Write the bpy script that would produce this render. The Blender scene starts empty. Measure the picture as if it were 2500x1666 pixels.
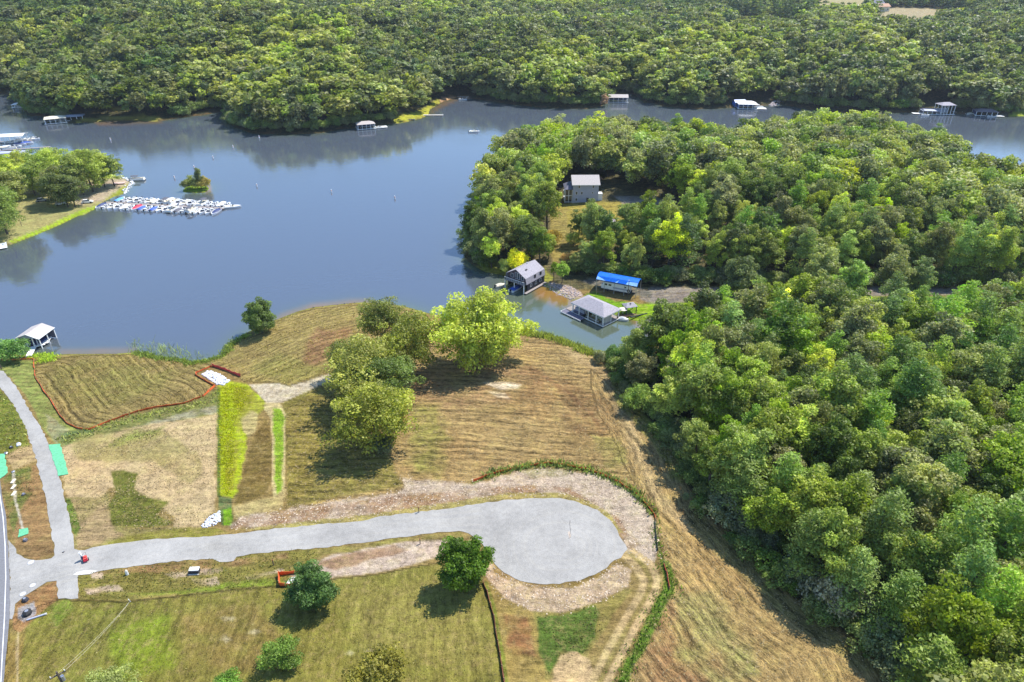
import bpy, bmesh, math, random
import numpy as np
from mathutils import Vector, Matrix, geometry
R = math.radians
random.seed(7); RNG = np.random.default_rng(11)
SC = bpy.context.scene
COL = SC.collection

# ------------------------------------------------------------------ camera, sky, sun, exposure
CAM_H = 95.0; FPX = 1668.0; CP, SP = math.cos(R(30)), math.sin(R(30))
cd = bpy.data.cameras.new('camera'); cam = bpy.data.objects.new('camera', cd); COL.objects.link(cam)
cd.sensor_width = 36.0; cd.lens = 36.0*FPX/2500.0; cd.clip_start = 0.5; cd.clip_end = 20000.0
cam.location = (0, 0, CAM_H); cam.rotation_euler = (R(60), 0, 0); SC.camera = cam
SUN_EL, SUN_ROT = 58.0, 50.0
w = bpy.data.worlds.new('World'); SC.world = w; w.use_nodes = True
nt = w.node_tree; nt.nodes.clear()
sky = nt.nodes.new('ShaderNodeTexSky'); sky.sky_type = 'NISHITA'; sky.sun_disc = False
sky.sun_elevation = R(SUN_EL); sky.sun_rotation = R(SUN_ROT); sky.air_density = 1.3; sky.dust_density = 0.2; sky.ozone_density = 7.0
bg = nt.nodes.new('ShaderNodeBackground'); bg.inputs['Strength'].default_value = 0.15
wo = nt.nodes.new('ShaderNodeOutputWorld')
nt.links.new(sky.outputs[0], bg.inputs[0]); nt.links.new(bg.outputs[0], wo.inputs[0])
sl = bpy.data.lights.new('sun', 'SUN'); sl.energy = 4.6; sl.angle = R(0.5); sl.color = (1.0, 0.95, 0.86)
so = bpy.data.objects.new('sun', sl); COL.objects.link(so)
sd = Vector((math.sin(R(SUN_ROT))*math.cos(R(SUN_EL)), math.cos(R(SUN_ROT))*math.cos(R(SUN_EL)), math.sin(R(SUN_EL))))
so.rotation_euler = sd.to_track_quat('Z', 'Y').to_euler(); so.location = (0, 0, 400)
SC.view_settings.view_transform = 'Standard'; SC.view_settings.look = 'None'
SC.view_settings.exposure = 0.62; SC.view_settings.gamma = 1.0; SC.view_settings.use_curve_mapping = False
SC.render.engine = 'CYCLES'
SC.cycles.max_bounces = 6; SC.cycles.diffuse_bounces = 2; SC.cycles.glossy_bounces = 2
SC.cycles.transmission_bounces = 3; SC.cycles.transparent_max_bounces = 4; SC.cycles.volume_bounces = 0

# ------------------------------------------------------------------ positions taken from image pixels: where a sight line meets the ground
def ray(u, v):
    x = (np.asarray(u, float)-1250)/FPX; y = (833-np.asarray(v, float))/FPX
    return x, CP+y*SP, -SP+y*CP
def W(u, v, z=0.0):
    dx, dy, dz = ray(u, v); t = (z-CAM_H)/dz
    return dx*t, dy*t
def proj(x, y, z):
    rz = z-CAM_H; dep = np.maximum(y*CP-rz*SP, 1e-3); up = y*SP+rz*CP
    return 1250+FPX*x/dep, 833-FPX*up/dep
def srgb(r, g, b, k=1.0):
    f = lambda c: ((c/255+0.055)/1.055)**2.4 if c > 10 else c/255/12.92
    return (f(r)*k, f(g)*k, f(b)*k)

# shorelines (traced at water level)
NEAR = [(-900,850),(-100,860),(0,862),(60,868),(134,867),(168,865),(287,864),(333,861),(383,871),(432,876),(467,884),(494,880),(540,871),(551,859),(574,832),(605,812),(640,792),(681,779),(727,761),(765,751),(861,740),(892,739),(940,741),(985,748),(1045,765),(1100,775),(1180,787),(1250,800),(1286,807),(1336,815),(1393,836),(1450,857),(1480,866),(1508,859),(1545,845),(1600,818),(1588,800),(1558,785),(1527,779),(1500,768),(1480,748),(1440,738),(1393,733),(1374,722),(1352,712),(1340,702),(1324,697),(1290,690),(1240,674),(1183,664),(1156,649),(1135,630),(1138,587),(1150,560),(1160,500),(1200,440),(1260,405),(1340,378),(1450,366),(1560,366),(1650,376),(1720,380),(1780,388),(1850,376),(1960,356),(2100,356),(2200,370),(2280,400),(2320,440),(2370,475),(2440,495),(2480,480),(2560,470),(2900,460),(3600,450)]
nearw = [tuple(W(u, v)) for u, v in NEAR] + [(900, 300), (900, -160), (-700, -160), (-700, 150)]
LEFTP = [(-900,640),(-100,603),(0,606),(31,596),(84,576),(126,558),(154,546),(189,528),(208,524),(224,514),(244,508),(252,493),(281,480),(306,473),(309,461),(321,448),(317,441),(292,431),(230,432),(150,430),(100,428),(70,412),(55,396),(20,390),(-200,385),(-900,370)]
leftw = [tuple(W(u, v)) for u, v in LEFTP]
ISLE = [(444,467),(452,471),(470,470.5),(480,472),(500,471),(508,464),(511,458),(498,452),(470,452),(456,455),(450,462)]
islew = [tuple(W(u, v)) for u, v in ISLE]
FAR = [(-900,222),(-300,225),(0,231),(45,229),(52,262),(70,283),(110,284),(176,302),(268,295),(383,297),(459,285),(497,281),(551,270),(559,291),(566,306),(612,325),(689,329),(785,325),(823,316),(873,312),(984,300),(1030,289),(1045,281),(1049,268),(1079,249),(1114,239),(1152,241),(1259,256),(1336,264),(1431,266),(1466,260),(1485,249),(1500,232),(1516,229),(1550,230),(1565,245),(1623,260),(1700,266),(1784,264),(1899,255),(1937,260),(2021,274),(2136,277),(2243,274),(2319,275),(2365,281),(2442,285),(2500,284),(3400,288)]
farw = [tuple(W(u, v)) for u, v in FAR] + [(9000, 9000), (-9000, 9000)]
LANDS = [nearw, leftw, islew, farw]

def segdist(x, y, poly, closed=True):
    d = np.full(x.shape, 1e18); n = len(poly)
    for i in range(n if closed else n-1):
        ax, ay = poly[i]; bx, by = poly[(i+1) % n]
        ex, ey = bx-ax, by-ay; L = ex*ex+ey*ey+1e-12
        t = np.clip(((x-ax)*ex+(y-ay)*ey)/L, 0, 1)
        d = np.minimum(d, (x-ax-t*ex)**2+(y-ay-t*ey)**2)
    return np.sqrt(d)
def inside(x, y, poly):
    c = np.zeros(x.shape, bool); n = len(poly)
    for i in range(n):
        ax, ay = poly[i]; bx, by = poly[(i+1) % n]
        if ay == by: continue
        c ^= ((ay > y) != (by > y)) & (x < (bx-ax)*(y-ay)/(by-ay)+ax)
    return c
def sdist(x, y, poly):
    return np.where(inside(x, y, poly), 1.0, -1.0)*segdist(x, y, poly)
_perm = RNG.random((256, 256))
def vnoise(x, y, s=1.0, o=0):
    x = x/s+o*17.3+1000; y = y/s+o*5.7+1000
    xi = np.floor(x).astype(int); yi = np.floor(y).astype(int); fx = x-xi; fy = y-yi
    fx = fx*fx*(3-2*fx); fy = fy*fy*(3-2*fy)
    g = lambda a, b: _perm[a & 255, b & 255]
    return (g(xi, yi)*(1-fx)+g(xi+1, yi)*fx)*(1-fy)+(g(xi, yi+1)*(1-fx)+g(xi+1, yi+1)*fx)*fy
def sstep(a, b, x):
    t = np.clip((x-a)/(b-a), 0, 1); return t*t*(3-2*t)
def shore(x, y):
    """signed distance to the nearest shoreline (land positive) and which land"""
    best = np.full(x.shape, -1e9); idx = np.zeros(x.shape, int)
    for k, L in enumerate(LANDS):
        s = sdist(x, y, L); m = s > best; best = np.where(m, s, best); idx = np.where(m, k, idx)
    return best, idx
def height(x, y, si=None):
    x = np.asarray(x, float); y = np.asarray(y, float)
    s, idx = shore(x, y) if si is None else si
    sp = np.maximum(s, 0)
    Anear = 3.4+5.0*sstep(205, 245, y)*sstep(-60, -20, x)
    A = np.choose(idx, [Anear, np.full(x.shape, 1.6), np.full(x.shape, 0.6), 12+0*x])
    L = np.choose(idx, [np.full(x.shape, 36.0), np.full(x.shape, 20.0), np.full(x.shape, 8.0), 90+0*x])
    h = np.minimum(sp*0.15, 0.35)+A*(1-np.exp(-sp/L))
    hill = (vnoise(x, y, 330, 1)*30+vnoise(x, y, 120, 2)*14)*sstep(0, 160, sp)
    pl = np.exp(-(((x-540)/300)**2+((y-1010)/210)**2)*0.8); fr = np.exp(-(((x-430)/260)**2+((y-740)/170)**2))
    hill = hill*(1-0.65*fr)*(1-pl)+pl*22
    h = h+np.where(idx == 3, hill, (vnoise(x, y, 22, 3)-0.5)*0.5*sstep(0, 12, sp))
    knoll = np.exp(-(((x+52)/16)**2+((y-158)/16)**2))*1.6*sstep(0, 15, sp)
    h = h+np.where(idx == 0, knoll, 0)
    return np.where(s >= 0, h, np.maximum(s*0.15, -3.0))
def G(u, v, it=7):
    z = np.zeros(np.shape(u))+2.0
    for _ in range(it):
        x, y = W(u, v, z); z = height(np.atleast_1d(x), np.atleast_1d(y)).reshape(np.shape(x))
    x, y = W(u, v, z)
    return x, y, z
def G1(u, v):
    x, y, z = G(np.array([float(u)]), np.array([float(v)])); return Vector((x[0], y[0], z[0]))
def hz(x, y): return float(height(np.array([float(x)]), np.array([float(y)]))[0])
def W1(u, v, z=0.0):
    x, y = W(u, v, z); return Vector((float(x), float(y), z))

# ------------------------------------------------------------------ materials
def new_mat(name):
    m = bpy.data.materials.new(name); m.use_nodes = True; t = m.node_tree; t.nodes.clear()
    o = t.nodes.new('ShaderNodeOutputMaterial'); p = t.nodes.new('ShaderNodeBsdfPrincipled')
    t.links.new(p.outputs[0], o.inputs[0]); return m, t, p, o
def N(t, k, **kw):
    n = t.nodes.new(k)
    for a, b in kw.items(): setattr(n, a, b)
    return n
def mixc(t, fac, a, b, mode='MIX'):
    n = N(t, 'ShaderNodeMix', data_type='RGBA', blend_type=mode)
    for s, v in ((0, fac), (6, a), (7, b)):
        if isinstance(v, bpy.types.NodeSocket): t.links.new(v, n.inputs[s])
        else: n.inputs[s].default_value = v if s == 0 else (*v[:3], 1)
    return n.outputs[2]
def mth(t, op, a, b=None, c=None):
    n = N(t, 'ShaderNodeMath', operation=op)
    for i, v in enumerate((a, b, c)):
        if v is None: continue
        if isinstance(v, bpy.types.NodeSocket): t.links.new(v, n.inputs[i])
        else: n.inputs[i].default_value = v
    return n.outputs[0]
def ramp(t, f, lo, hi, a=0.0, b=1.0):
    n = N(t, 'ShaderNodeMapRange'); t.links.new(f, n.inputs[0])
    for i, v in zip((1, 2, 3, 4), (lo, hi, a, b)): n.inputs[i].default_value = v
    return n.outputs[0]
def noise(t, vec, scale, detail=3, rough=0.55):
    n = N(t, 'ShaderNodeTexNoise'); n.inputs['Scale'].default_value = scale
    n.inputs['Detail'].default_value = detail; n.inputs['Roughness'].default_value = rough
    if vec is not None: t.links.new(vec, n.inputs['Vector'])
    return n.outputs[0]
MATS = {}
def mat(name, col, rough=0.7, amp=0.15, scale=2.0, metal=0.0, spec=0.5, bump=0.0):
    if name in MATS: return MATS[name]
    m, t, p, o = new_mat(name)
    g = N(t, 'ShaderNodeNewGeometry')
    nz = noise(t, g.outputs['Position'], scale, 5)
    k = ramp(t, nz, 0.3, 0.7, 1-amp, 1+amp)
    cc = N(t, 'ShaderNodeCombineColor'); [t.links.new(k, cc.inputs[i]) for i in range(3)]
    t.links.new(mixc(t, 1.0, col, cc.outputs[0], 'MULTIPLY'), p.inputs['Base Color'])
    p.inputs['Roughness'].default_value = rough; p.inputs['Metallic'].default_value = metal
    p.inputs['Specular IOR Level'].default_value = spec
    if bump:
        b = N(t, 'ShaderNodeBump'); b.inputs['Distance'].default_value = bump; t.links.new(nz, b.inputs['Height'])
        t.links.new(b.outputs[0], p.inputs['Normal'])
    MATS[name] = m; return m

# ------------------------------------------------------------------ mesh builders
class MB:
    def __init__(s): s.v = []; s.f = []
    def add(s, vs, fs, M=None):
        b = len(s.v); s.v += [tuple(M @ Vector(q)) if M is not None else tuple(q) for q in vs]; s.f += [tuple(i+b for i in q) for q in fs]; return s
    def box(s, c, d, rz=0.0, M=None):
        x, y, z = d[0]/2, d[1]/2, d[2]/2; cr, sr = math.cos(rz), math.sin(rz)
        vs = [(c[0]+a*x*cr-b*y*sr, c[1]+a*x*sr+b*y*cr, c[2]+e*z) for e in (-1, 1) for a, b in ((-1,-1),(1,-1),(1,1),(-1,1))]
        return s.add(vs, [(3,2,1,0),(4,5,6,7),(0,1,5,4),(1,2,6,5),(2,3,7,6),(3,0,4,7)], M)
    def tube(s, p0, p1, r0, r1=None, n=6, cap=True):
        r1 = r0 if r1 is None else r1; p0 = Vector(p0); p1 = Vector(p1); d = (p1-p0).normalized()
        a = d.orthogonal().normalized(); b = d.cross(a); vs = []
        for p, r in ((p0, r0), (p1, r1)):
            vs += [tuple(p+(a*math.cos(2*math.pi*i/n)+b*math.sin(2*math.pi*i/n))*r) for i in range(n)]
        fs = [(i, (i+1) % n, n+(i+1) % n, n+i) for i in range(n)]
        if cap: fs += [tuple(range(n-1, -1, -1)), tuple(range(n, 2*n))]
        return s.add(vs, fs)
    def prism(s, poly, z0, z1):
        n = len(poly); vs = [(x, y, z0) for x, y in poly]+[(x, y, z1) for x, y in poly]
        return s.add(vs, [tuple(range(n-1, -1, -1)), tuple(range(n, 2*n))]+[(i, (i+1) % n, n+(i+1) % n, n+i) for i in range(n)])
    def loft(s, rings, close=True, caps=True):
        n = len(rings[0]); vs = [p for r in rings for p in r]; fs = []
        for k in range(len(rings)-1):
            for i in range(n if close else n-1):
                fs.append((k*n+i, k*n+(i+1) % n, (k+1)*n+(i+1) % n, (k+1)*n+i))
        if caps: fs += [tuple(range(n-1, -1, -1)), tuple((len(rings)-1)*n+i for i in range(n))]
        return s.add(vs, fs)
    def slab(s, pts, th):
        """a flat sheet of any slope with thickness straight down"""
        n = len(pts); vs = [tuple(p) for p in pts]+[(p[0], p[1], p[2]-th) for p in pts]
        return s.add(vs, [tuple(range(n)), tuple(range(2*n-1, n-1, -1))]+[(i, n+i, n+(i+1) % n, (i+1) % n) for i in range(n)])
    def mesh(s, name, m=None):
        me = bpy.data.meshes.new(name); me.from_pydata(s.v, [], s.f)
        if m: me.materials.append(m)
        return me
def link(o, parent=None):
    COL.objects.link(o)
    if parent: o.parent = parent
    return o
def tag(o, label=None, cat=None, group=None, kind=None):
    if label: o['label'] = label
    if cat: o['category'] = cat
    if group: o['group'] = group
    if kind: o['kind'] = kind
    return o
def thing(name, label, cat, loc=(0, 0, 0), rz=0.0, group=None):
    o = bpy.data.objects.new(name, None); o.empty_display_size = 0.5; link(o); o.location = loc; o.rotation_euler = (0, 0, rz)
    return tag(o, label, cat, group)
def part(name, mb, m, parent=None):
    return link(bpy.data.objects.new(name, mb.mesh(name, m) if isinstance(mb, MB) else mb), parent)
def copy_tree(o, parent=None):
    c = o.copy(); COL.objects.link(c); c.parent = parent
    for ch in list(o.children): copy_tree(ch, c)
    return c
def np_mesh(name, V, F, m=None, smooth=False):
    """V (n,3), F (k,4) quads or (k,3) tris"""
    me = bpy.data.meshes.new(name); k = F.shape[1]
    me.vertices.add(len(V)); me.vertices.foreach_set('co', np.ascontiguousarray(V, dtype=np.float32).ravel())
    me.loops.add(F.size); me.loops.foreach_set('vertex_index', np.ascontiguousarray(F, dtype=np.int32).ravel())
    me.polygons.add(len(F)); me.polygons.foreach_set('loop_start', np.arange(len(F), dtype=np.int32)*k)
    me.update(calc_edges=True)
    if smooth: me.polygons.foreach_set('use_smooth', np.ones(len(F), bool))
    if m: me.materials.append(m)
    return me
def fattr(me, name, data, dom='POINT'):
    a = me.attributes.new(name, 'FLOAT', dom); a.data.foreach_set('value', np.ascontiguousarray(data, dtype=np.float32).ravel())
def vattr(me, name, data):
    a = me.attributes.new(name, 'FLOAT_VECTOR', 'POINT'); a.data.foreach_set('vector', np.ascontiguousarray(data, dtype=np.float32).ravel())
def cattr(me, name, data):
    a = me.attributes.new(name, 'FLOAT_COLOR', 'POINT')
    a.data.foreach_set('color', np.concatenate([data, np.ones((len(data), 1))], 1).astype(np.float32).ravel())

# ------------------------------------------------------------------ the ground: one sheet
vv = np.concatenate([np.arange(-112, 200, 5.0), np.arange(200, 1960, 4.0)])
rows_y = list(W(1250.0, vv)[1]); rows_y = [9000.0]+rows_y+[20.0, 0.0, -60.0, -150.0]
rows_y = np.array(rows_y)
uu = np.concatenate([[-1900, -1200, -800, -500], np.arange(-300, 2801, 4.0), [3000, 3300, 3700, 4400]])
xc = (uu-1250)/FPX
dep = np.maximum(rows_y*CP+CAM_H*SP, 55.0)
GX = dep[:, None]*xc[None, :]; GY = np.repeat(rows_y[:, None], len(uu), 1)
nr, nc = GX.shape; gx = GX.ravel(); gy = GY.ravel()
si = shore(gx, gy); gz = height(gx, gy, si)
pu, pv = proj(gx, gy, gz)
i0 = (np.arange(nr-1)[:, None]*nc+np.arange(nc-1)[None, :]).ravel()
quads = np.stack([i0, i0+nc, i0+nc+1, i0+1], 1)

# colour of the ground cover, zone after zone
K = 0.68
gc = np.zeros((len(gx), 3)); gc[:] = srgb(150, 128, 78, K)
SUV = np.zeros((len(gx), 3)); SUV[:, 0] = gy; SUV[:, 1] = gx; STR = np.full(len(gx), 0.55)
def zone(poly, col=None, feather=4, jit=0, js=6, strength=None, amt=1.0, patch=0, po=0):
    P = np.array(poly, float); a, b = P.min(0)-feather-jit-2, P.max(0)+feather+jit+2
    m = (pu > a[0]) & (pu < b[0]) & (pv > a[1]) & (pv < b[1]); ix = np.nonzero(m)[0]
    if not len(ix): return ix, None
    x, y = pu[ix].copy(), pv[ix].copy()
    if jit:
        X, Y = gx[ix], gy[ix]
        x += (vnoise(X, Y, js, 4)-0.5)*2*jit+(vnoise(X, Y, js/3.1, 6)-0.5)*jit; y += (vnoise(X, Y, js, 5)-0.5)*1.2*jit+(vnoise(X, Y, js/3.1, 7)-0.5)*jit*0.6
    al = sstep(-feather/2, feather/2, sdist(x, y, poly))*amt
    if patch: al = al*sstep(0.5-patch*0.5, 0.5+patch*0.2, 0.6*vnoise(gx[ix], gy[ix], 5, 8+po)+0.4*vnoise(gx[ix], gy[ix], 1.7, 9+po))
    if col is not None: gc[ix] = gc[ix]*(1-al[:, None])+np.array(srgb(*col, K))*al[:, None]
    if strength is not None: STR[ix] = STR[ix]*(1-al)+strength*al
    return ix, al
def ribbon(line, w, col, feather=3, jit=0, amt=1.0, patch=0, po=0, js=5):
    P = np.array(line, float); a, b = P.min(0)-w-feather-8, P.max(0)+w+feather+8
    ix = np.nonzero((pu > a[0]) & (pu < b[0]) & (pv > a[1]) & (pv < b[1]))[0]
    if not len(ix): return
    x, y = pu[ix].copy(), pv[ix].copy()
    if jit: x += (vnoise(gx[ix], gy[ix], js, 4)-0.5)*2*jit; y += (vnoise(gx[ix], gy[ix], js, 5)-0.5)*2*jit
    al = (1-sstep(w-feather/2, w+feather/2, segdist(x, y, line, False)))*amt
    if patch: al = al*sstep(0.5-patch*0.5, 0.5+patch*0.2, vnoise(gx[ix], gy[ix], 2.5, 12+po))
    gc[ix] = gc[ix]*(1-al[:, None])+np.array(srgb(*col, K))*al[:, None]

idx = si[1]; s_ = si[0]
# woodland floor and far country
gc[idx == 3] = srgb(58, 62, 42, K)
pen = (idx == 0) & (gy > 196); gc[pen] = srgb(92, 88, 62, K)
gc[idx == 1] = srgb(165, 160, 105, K); gc[idx == 2] = srgb(130, 165, 40, K)
STR[idx != 0] = 0.1
bed = s_ < 0; gc[bed] = srgb(110, 85, 55, K)
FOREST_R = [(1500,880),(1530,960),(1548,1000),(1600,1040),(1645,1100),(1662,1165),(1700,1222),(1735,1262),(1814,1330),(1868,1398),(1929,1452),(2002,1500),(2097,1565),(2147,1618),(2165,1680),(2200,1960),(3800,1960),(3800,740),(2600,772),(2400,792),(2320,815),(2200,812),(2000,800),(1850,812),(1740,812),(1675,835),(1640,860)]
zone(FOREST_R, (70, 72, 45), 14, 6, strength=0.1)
# far meadows and the lane between the woods
FARHOLES = [[(1985,-10),(2000,-22),(2110,-22),(2160,14),(2150,44),(2040,52),(1985,46)], [(2150,36),(2170,18),(2280,20),(2395,38),(2390,62),(2290,66),(2270,96),(2190,104),(2110,86)], [(1775,46),(1880,48),(1950,60),(1945,98),(1850,100),(1775,90)], [(2338,60),(2370,46),(2374,60),(2362,112),(2332,116)]]
for pl, c in ((FARHOLES[0], (178,168,125)), (FARHOLES[1], (180,165,130)), (FARHOLES[2], (140,158,80)), (FARHOLES[3], (225,220,205)), ([(855,-12),(1000,-12),(1020,3),(900,6)], (140,155,80))):
    zone(pl, c, 2, 0, amt=1.0)
zone([(1590,700),(1700,703),(2100,700),(2240,700),(2360,703),(2360,722),(2240,722),(1900,725),(1690,738),(1590,742),(1560,730)], (150,140,130), 4, 1, 4)
zone([(1560,742),(1690,740),(1900,728),(2240,724),(2380,724),(2420,770),(2240,790),(1950,795),(1600,820),(1606,790)], (120,150,35), 6, 2, 4)
zone([(1527,779),(1545,745),(1590,742),(1640,760),(1620,800),(1600,818),(1560,787)], (135,170,28), 4, 2, 4)
zone([(1440,742),(1425,722),(1450,712),(1500,735),(1560,742),(1540,775),(1500,770)], (120,165,35), 4, 2, 4)
zone([(1324,697),(1345,690),(1390,698),(1418,712),(1425,728),(1393,736),(1366,722)], (200,180,165), 3, 2, 4)
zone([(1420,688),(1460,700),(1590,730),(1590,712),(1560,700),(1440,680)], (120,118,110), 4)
zone([(1180,664),(1160,650),(1210,640),(1330,655),(1350,680),(1330,697),(1240,676)], (150,150,60), 5, 3, 4)
zone([(1345,508),(1380,497),(1600,488),(1650,505),(1690,560),(1600,590),(1480,600),(1400,610),(1345,590)], (165,150,70), 5, 3, 8)
zone([(1350,520),(1385,510),(1385,545),(1420,580),(1400,640),(1350,640),(1335,600)], (158,142,78), 6, 4, 6)
zone([(1500,480),(1600,480),(1640,500),(1520,498)], (150,145,140), 4, 2, 6)
# near land
zone([(-300,862),(88,880),(88,924),(130,985),(142,1008),(165,1035),(200,1052),(140,1090),(100,1040),(60,960),(30,925),(-300,760)], (140,148,78), 5, 3, 5)
zone([(110,1010),(170,1050),(150,1095),(125,1075)], (150,150,110), 5, 4, 3)
zone([(-300,900),(0,947),(19,970),(57,1031),(75,1090),(45,1110),(0,1125),(-300,1130)], (118,128,48), 5, 3, 5)
zone([(15,1112),(45,1092),(80,1085),(92,1125),(60,1135),(30,1150)], (190,165,120), 5, 3, 3)
zone([(0,1165),(30,1150),(92,1135),(112,1219),(132,1350),(88,1368),(42,1351),(15,1257)], (160,128,85), 5, 3, 3)
zone([(5,1170),(30,1150),(75,1140),(80,1200),(55,1235),(30,1300),(18,1257)], (115,125,60), 6, 4, 3, patch=0.6)
ribbon([(33,1155),(36,1200),(38,1225),(55,1290)], 3, (215,205,185), 2, 1, 0.9)
# left mown field
LF = [(88,882),(87,924),(111,959),(130,985),(142,1008),(165,1035),(191,1047),(218,1050),(268,1029),(337,1005),(383,995),(452,985),(497,968),(526,943),(501,932),(478,917),(480,911),(518,895),(500,885),(432,880),(383,874),(333,866),(200,868)]
LFw = [tuple(np.array(G(np.array([float(u)]), np.array([float(v)]))[:2]).ravel()) for u, v in LF]
ix, al = zone(LF, (148, 130, 80), 3, 0)
m = al > 0.5; jx = ix[m]
SUV[jx, 0] = segdist(gx[jx], gy[jx], LFw[1:8], False); SUV[jx, 1] = gy[jx]+gx[jx]; STR[jx] = 0.9
zone([(100,890),(300,880),(460,890),(380,960),(200,1000),(120,960)], (128,128,62), 40, 20, 10, patch=0.7, amt=0.5)
# between the fence and the bare ground
zone([(200,1052),(268,1031),(383,997),(452,987),(500,970),(530,945),(530,1010),(440,1026),(344,1040),(230,1068),(149,1092),(140,1075)], (125,128,72), 5, 3, 4)
zone([(225,1068),(330,1042),(440,1012),(528,990),(530,1008),(440,1026),(344,1040),(240,1070)], (165,158,130), 5, 4, 2, patch=0.9)
zone([(140,1060),(230,1048),(232,1075),(160,1098)], (95,120,75), 6, 3, 3, patch=0.8)
# knoll
KN = [(500,885),(551,862),(574,835),(605,816),(640,796),(681,783),(727,765),(765,755),(861,744),(900,745),(880,850),(820,905),(780,917),(708,943),(681,936),(590,930),(587,920),(551,905),(518,895)]
ix, al = zone(KN, (158, 140, 85), 4, 2)
m = al > 0.5; jx = ix[m]; SUV[jx, 0] = gx[jx]*0.63-gy[jx]*0.77; SUV[jx, 1] = gx[jx]*0.77+gy[jx]*0.63; STR[jx] = 0.8
zone([(770,800),(860,800),(830,860),(770,890),(730,900)], (150,110,80), 16, 6, 6, amt=0.8)
zone([(610,900),(680,860),(800,905),(700,940)], (140,135,70), 16, 6, 6, amt=0.7)
# middle meadow
ARC = [(900,1240),(1000,1215),(1156,1177),(1221,1153),(1340,1132),(1430,1147),(1510,1180),(1580,1235),(1600,1272),(1607,1341),(1630,1410),(1632,1441),(1604,1487),(1535,1621),(1500,1720)]
ARCw = [tuple(np.array(G(np.array([float(u)]), np.array([float(v)]))[:2]).ravel()) for u, v in ARC]
EDGE = [(1480,880),(1530,960),(1600,1040),(1645,1100),(1700,1222),(1814,1330),(1929,1452),(2097,1565),(2165,1690),(2250,1900)]
EDGEw = [tuple(np.array(G(np.array([float(u)]), np.array([float(v)]))[:2]).ravel()) for u, v in EDGE]
MID = [(1000,860),(1060,800),(1180,800),(1290,815),(1400,845),(1480,875),(1520,960),(1545,1000),(1640,1095),(1662,1165),(1640,1200),(1560,1200),(1470,1155),(1340,1128),(1221,1150),(1156,1174),(1068,1185),(984,1200),(900,1215),(700,1250),(700,1000),(790,935),(900,1000)]
ix, al = zone(MID, (172, 145, 95), 10, 4)
m = al > 0.5; jx = ix[m]; SUV[jx, 0] = gy[jx]+0.04*gx[jx]+np.sin(gx[jx]/9)*0.8; SUV[jx, 1] = gx[jx]; STR[jx] = 1.0
BAND = [(1440,900),(1520,960),(1545,1000),(1640,1095),(1700,1222),(1814,1330),(1929,1452),(2097,1565),(2165,1690),(2250,1900),(1400,1960),(1535,1630),(1600,1500),(1640,1445),(1612,1341),(1603,1262),(1560,1205),(1530,1150),(1500,1080),(1450,980)]
ix, al = zone(BAND, (176, 148, 96), 14, 4)
m = al > 0.5; jx = ix[m]; SUV[jx, 0] = segdist(gx[jx], gy[jx], EDGEw, False); SUV[jx, 1] = gx[jx]-gy[jx]; STR[jx] = 1.0
zone([(1000,900),(1150,880),(1300,900),(1350,960),(1100,1000),(1000,960)], (165,130,95), 26, 10, 8, amt=0.8, patch=0.7)
zone([(1290,890),(1470,960),(1560,1060),(1400,1060),(1250,1000)], (150,118,78), 30, 12, 7, amt=0.8, patch=0.7, po=2)
zone([(1010,1000),(1080,980),(1090,1120),(1070,1170),(1000,1150)], (138,145,65), 30, 16, 4, amt=0.6, patch=0.9, po=1)
zone([(1440,1060),(1520,1080),(1540,1150),(1470,1140)], (150,150,75), 12, 8, 4, amt=0.6, patch=0.8, po=3)
zone([(690,960),(800,940),(860,1000),(960,1120),(980,1190),(800,1220),(700,1240)], (135,128,62), 14, 6, 6, amt=0.9)
zone([(1180,935),(1230,932),(1275,940),(1265,950),(1220,952)], (225,205,175), 4, 2, 3)
zone([(1185,955),(1230,960),(1245,975),(1215,972)], (210,188,155), 4, 3, 3, amt=0.8)
ribbon([(1300,900),(1390,960),(1460,1030)], 5, (135,100,70), 6, 3, 0.6)
ribbon([(1400,860),(1470,900),(1500,960),(1540,1060),(1600,1200),(1680,1290)], 14, (195,170,125), 22, 5, 0.65)
zone([(1480,870),(1530,960),(1600,1040),(1650,1100),(1670,1180),(1640,1170),(1600,1090),(1500,980)], (150,150,70), 10, 5, 4, amt=0.8)
zone([(1690,1235),(1814,1345),(1929,1465),(2097,1580),(2147,1640),(2100,1640),(1950,1530),(1800,1400),(1680,1280)], (150,135,80), 12, 5, 4, amt=0.8)
zone([(1560,1480),(1640,1450),(1800,1560),(1800,1700),(1600,1700),(1540,1620)], (150,115,80), 30, 14, 6, amt=0.8, patch=0.8)
zone([(1650,1450),(1760,1450),(1860,1640),(1760,1700),(1640,1600)], (160,160,95), 30, 14, 5, amt=0.7, patch=0.9, po=5)
# grass strips
zone([(532,943),(560,932),(605,941),(650,985),(640,1000),(605,1030),(600,1110),(578,1200),(570,1216),(534,1212)], (170,186,36), 7, 4, 2, strength=0.5)
zone([(604,950),(650,985),(640,1000),(605,1030),(578,1060),(575,1020),(590,975)], (162, 160, 60), 10, 6, 3, amt=0.85)
zone([(590,1010),(612,1000),(628,1010),(626,1050),(606,1066),(592,1050)], (185,170,115), 5, 3, 3)
zone([(570,945),(620,960),(620,1000),(590,1020),(575,990)], (150,150,40), 8, 5, 3, amt=0.9)
zone([(556,1060),(585,1080),(570,1200),(553,1200)], (150,140,50), 5, 4, 3, amt=0.8, patch=0.9)
ribbon([(552,960),(551,1100),(552,1205)], 2.5, (140,130,40), 4, 2, 0.6, patch=0.8)
zone([(530,945),(538,945),(538,1212),(530,1212)], (95,115,45), 3, 1, 3)
zone([(532,1212),(566,1215),(566,1284),(540,1284)], (100,115,70), 4, 2, 3); zone([(545,1245),(564,1240),(566,1284),(545,1284)], (120,165,25), 4, 2, 3)
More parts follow.
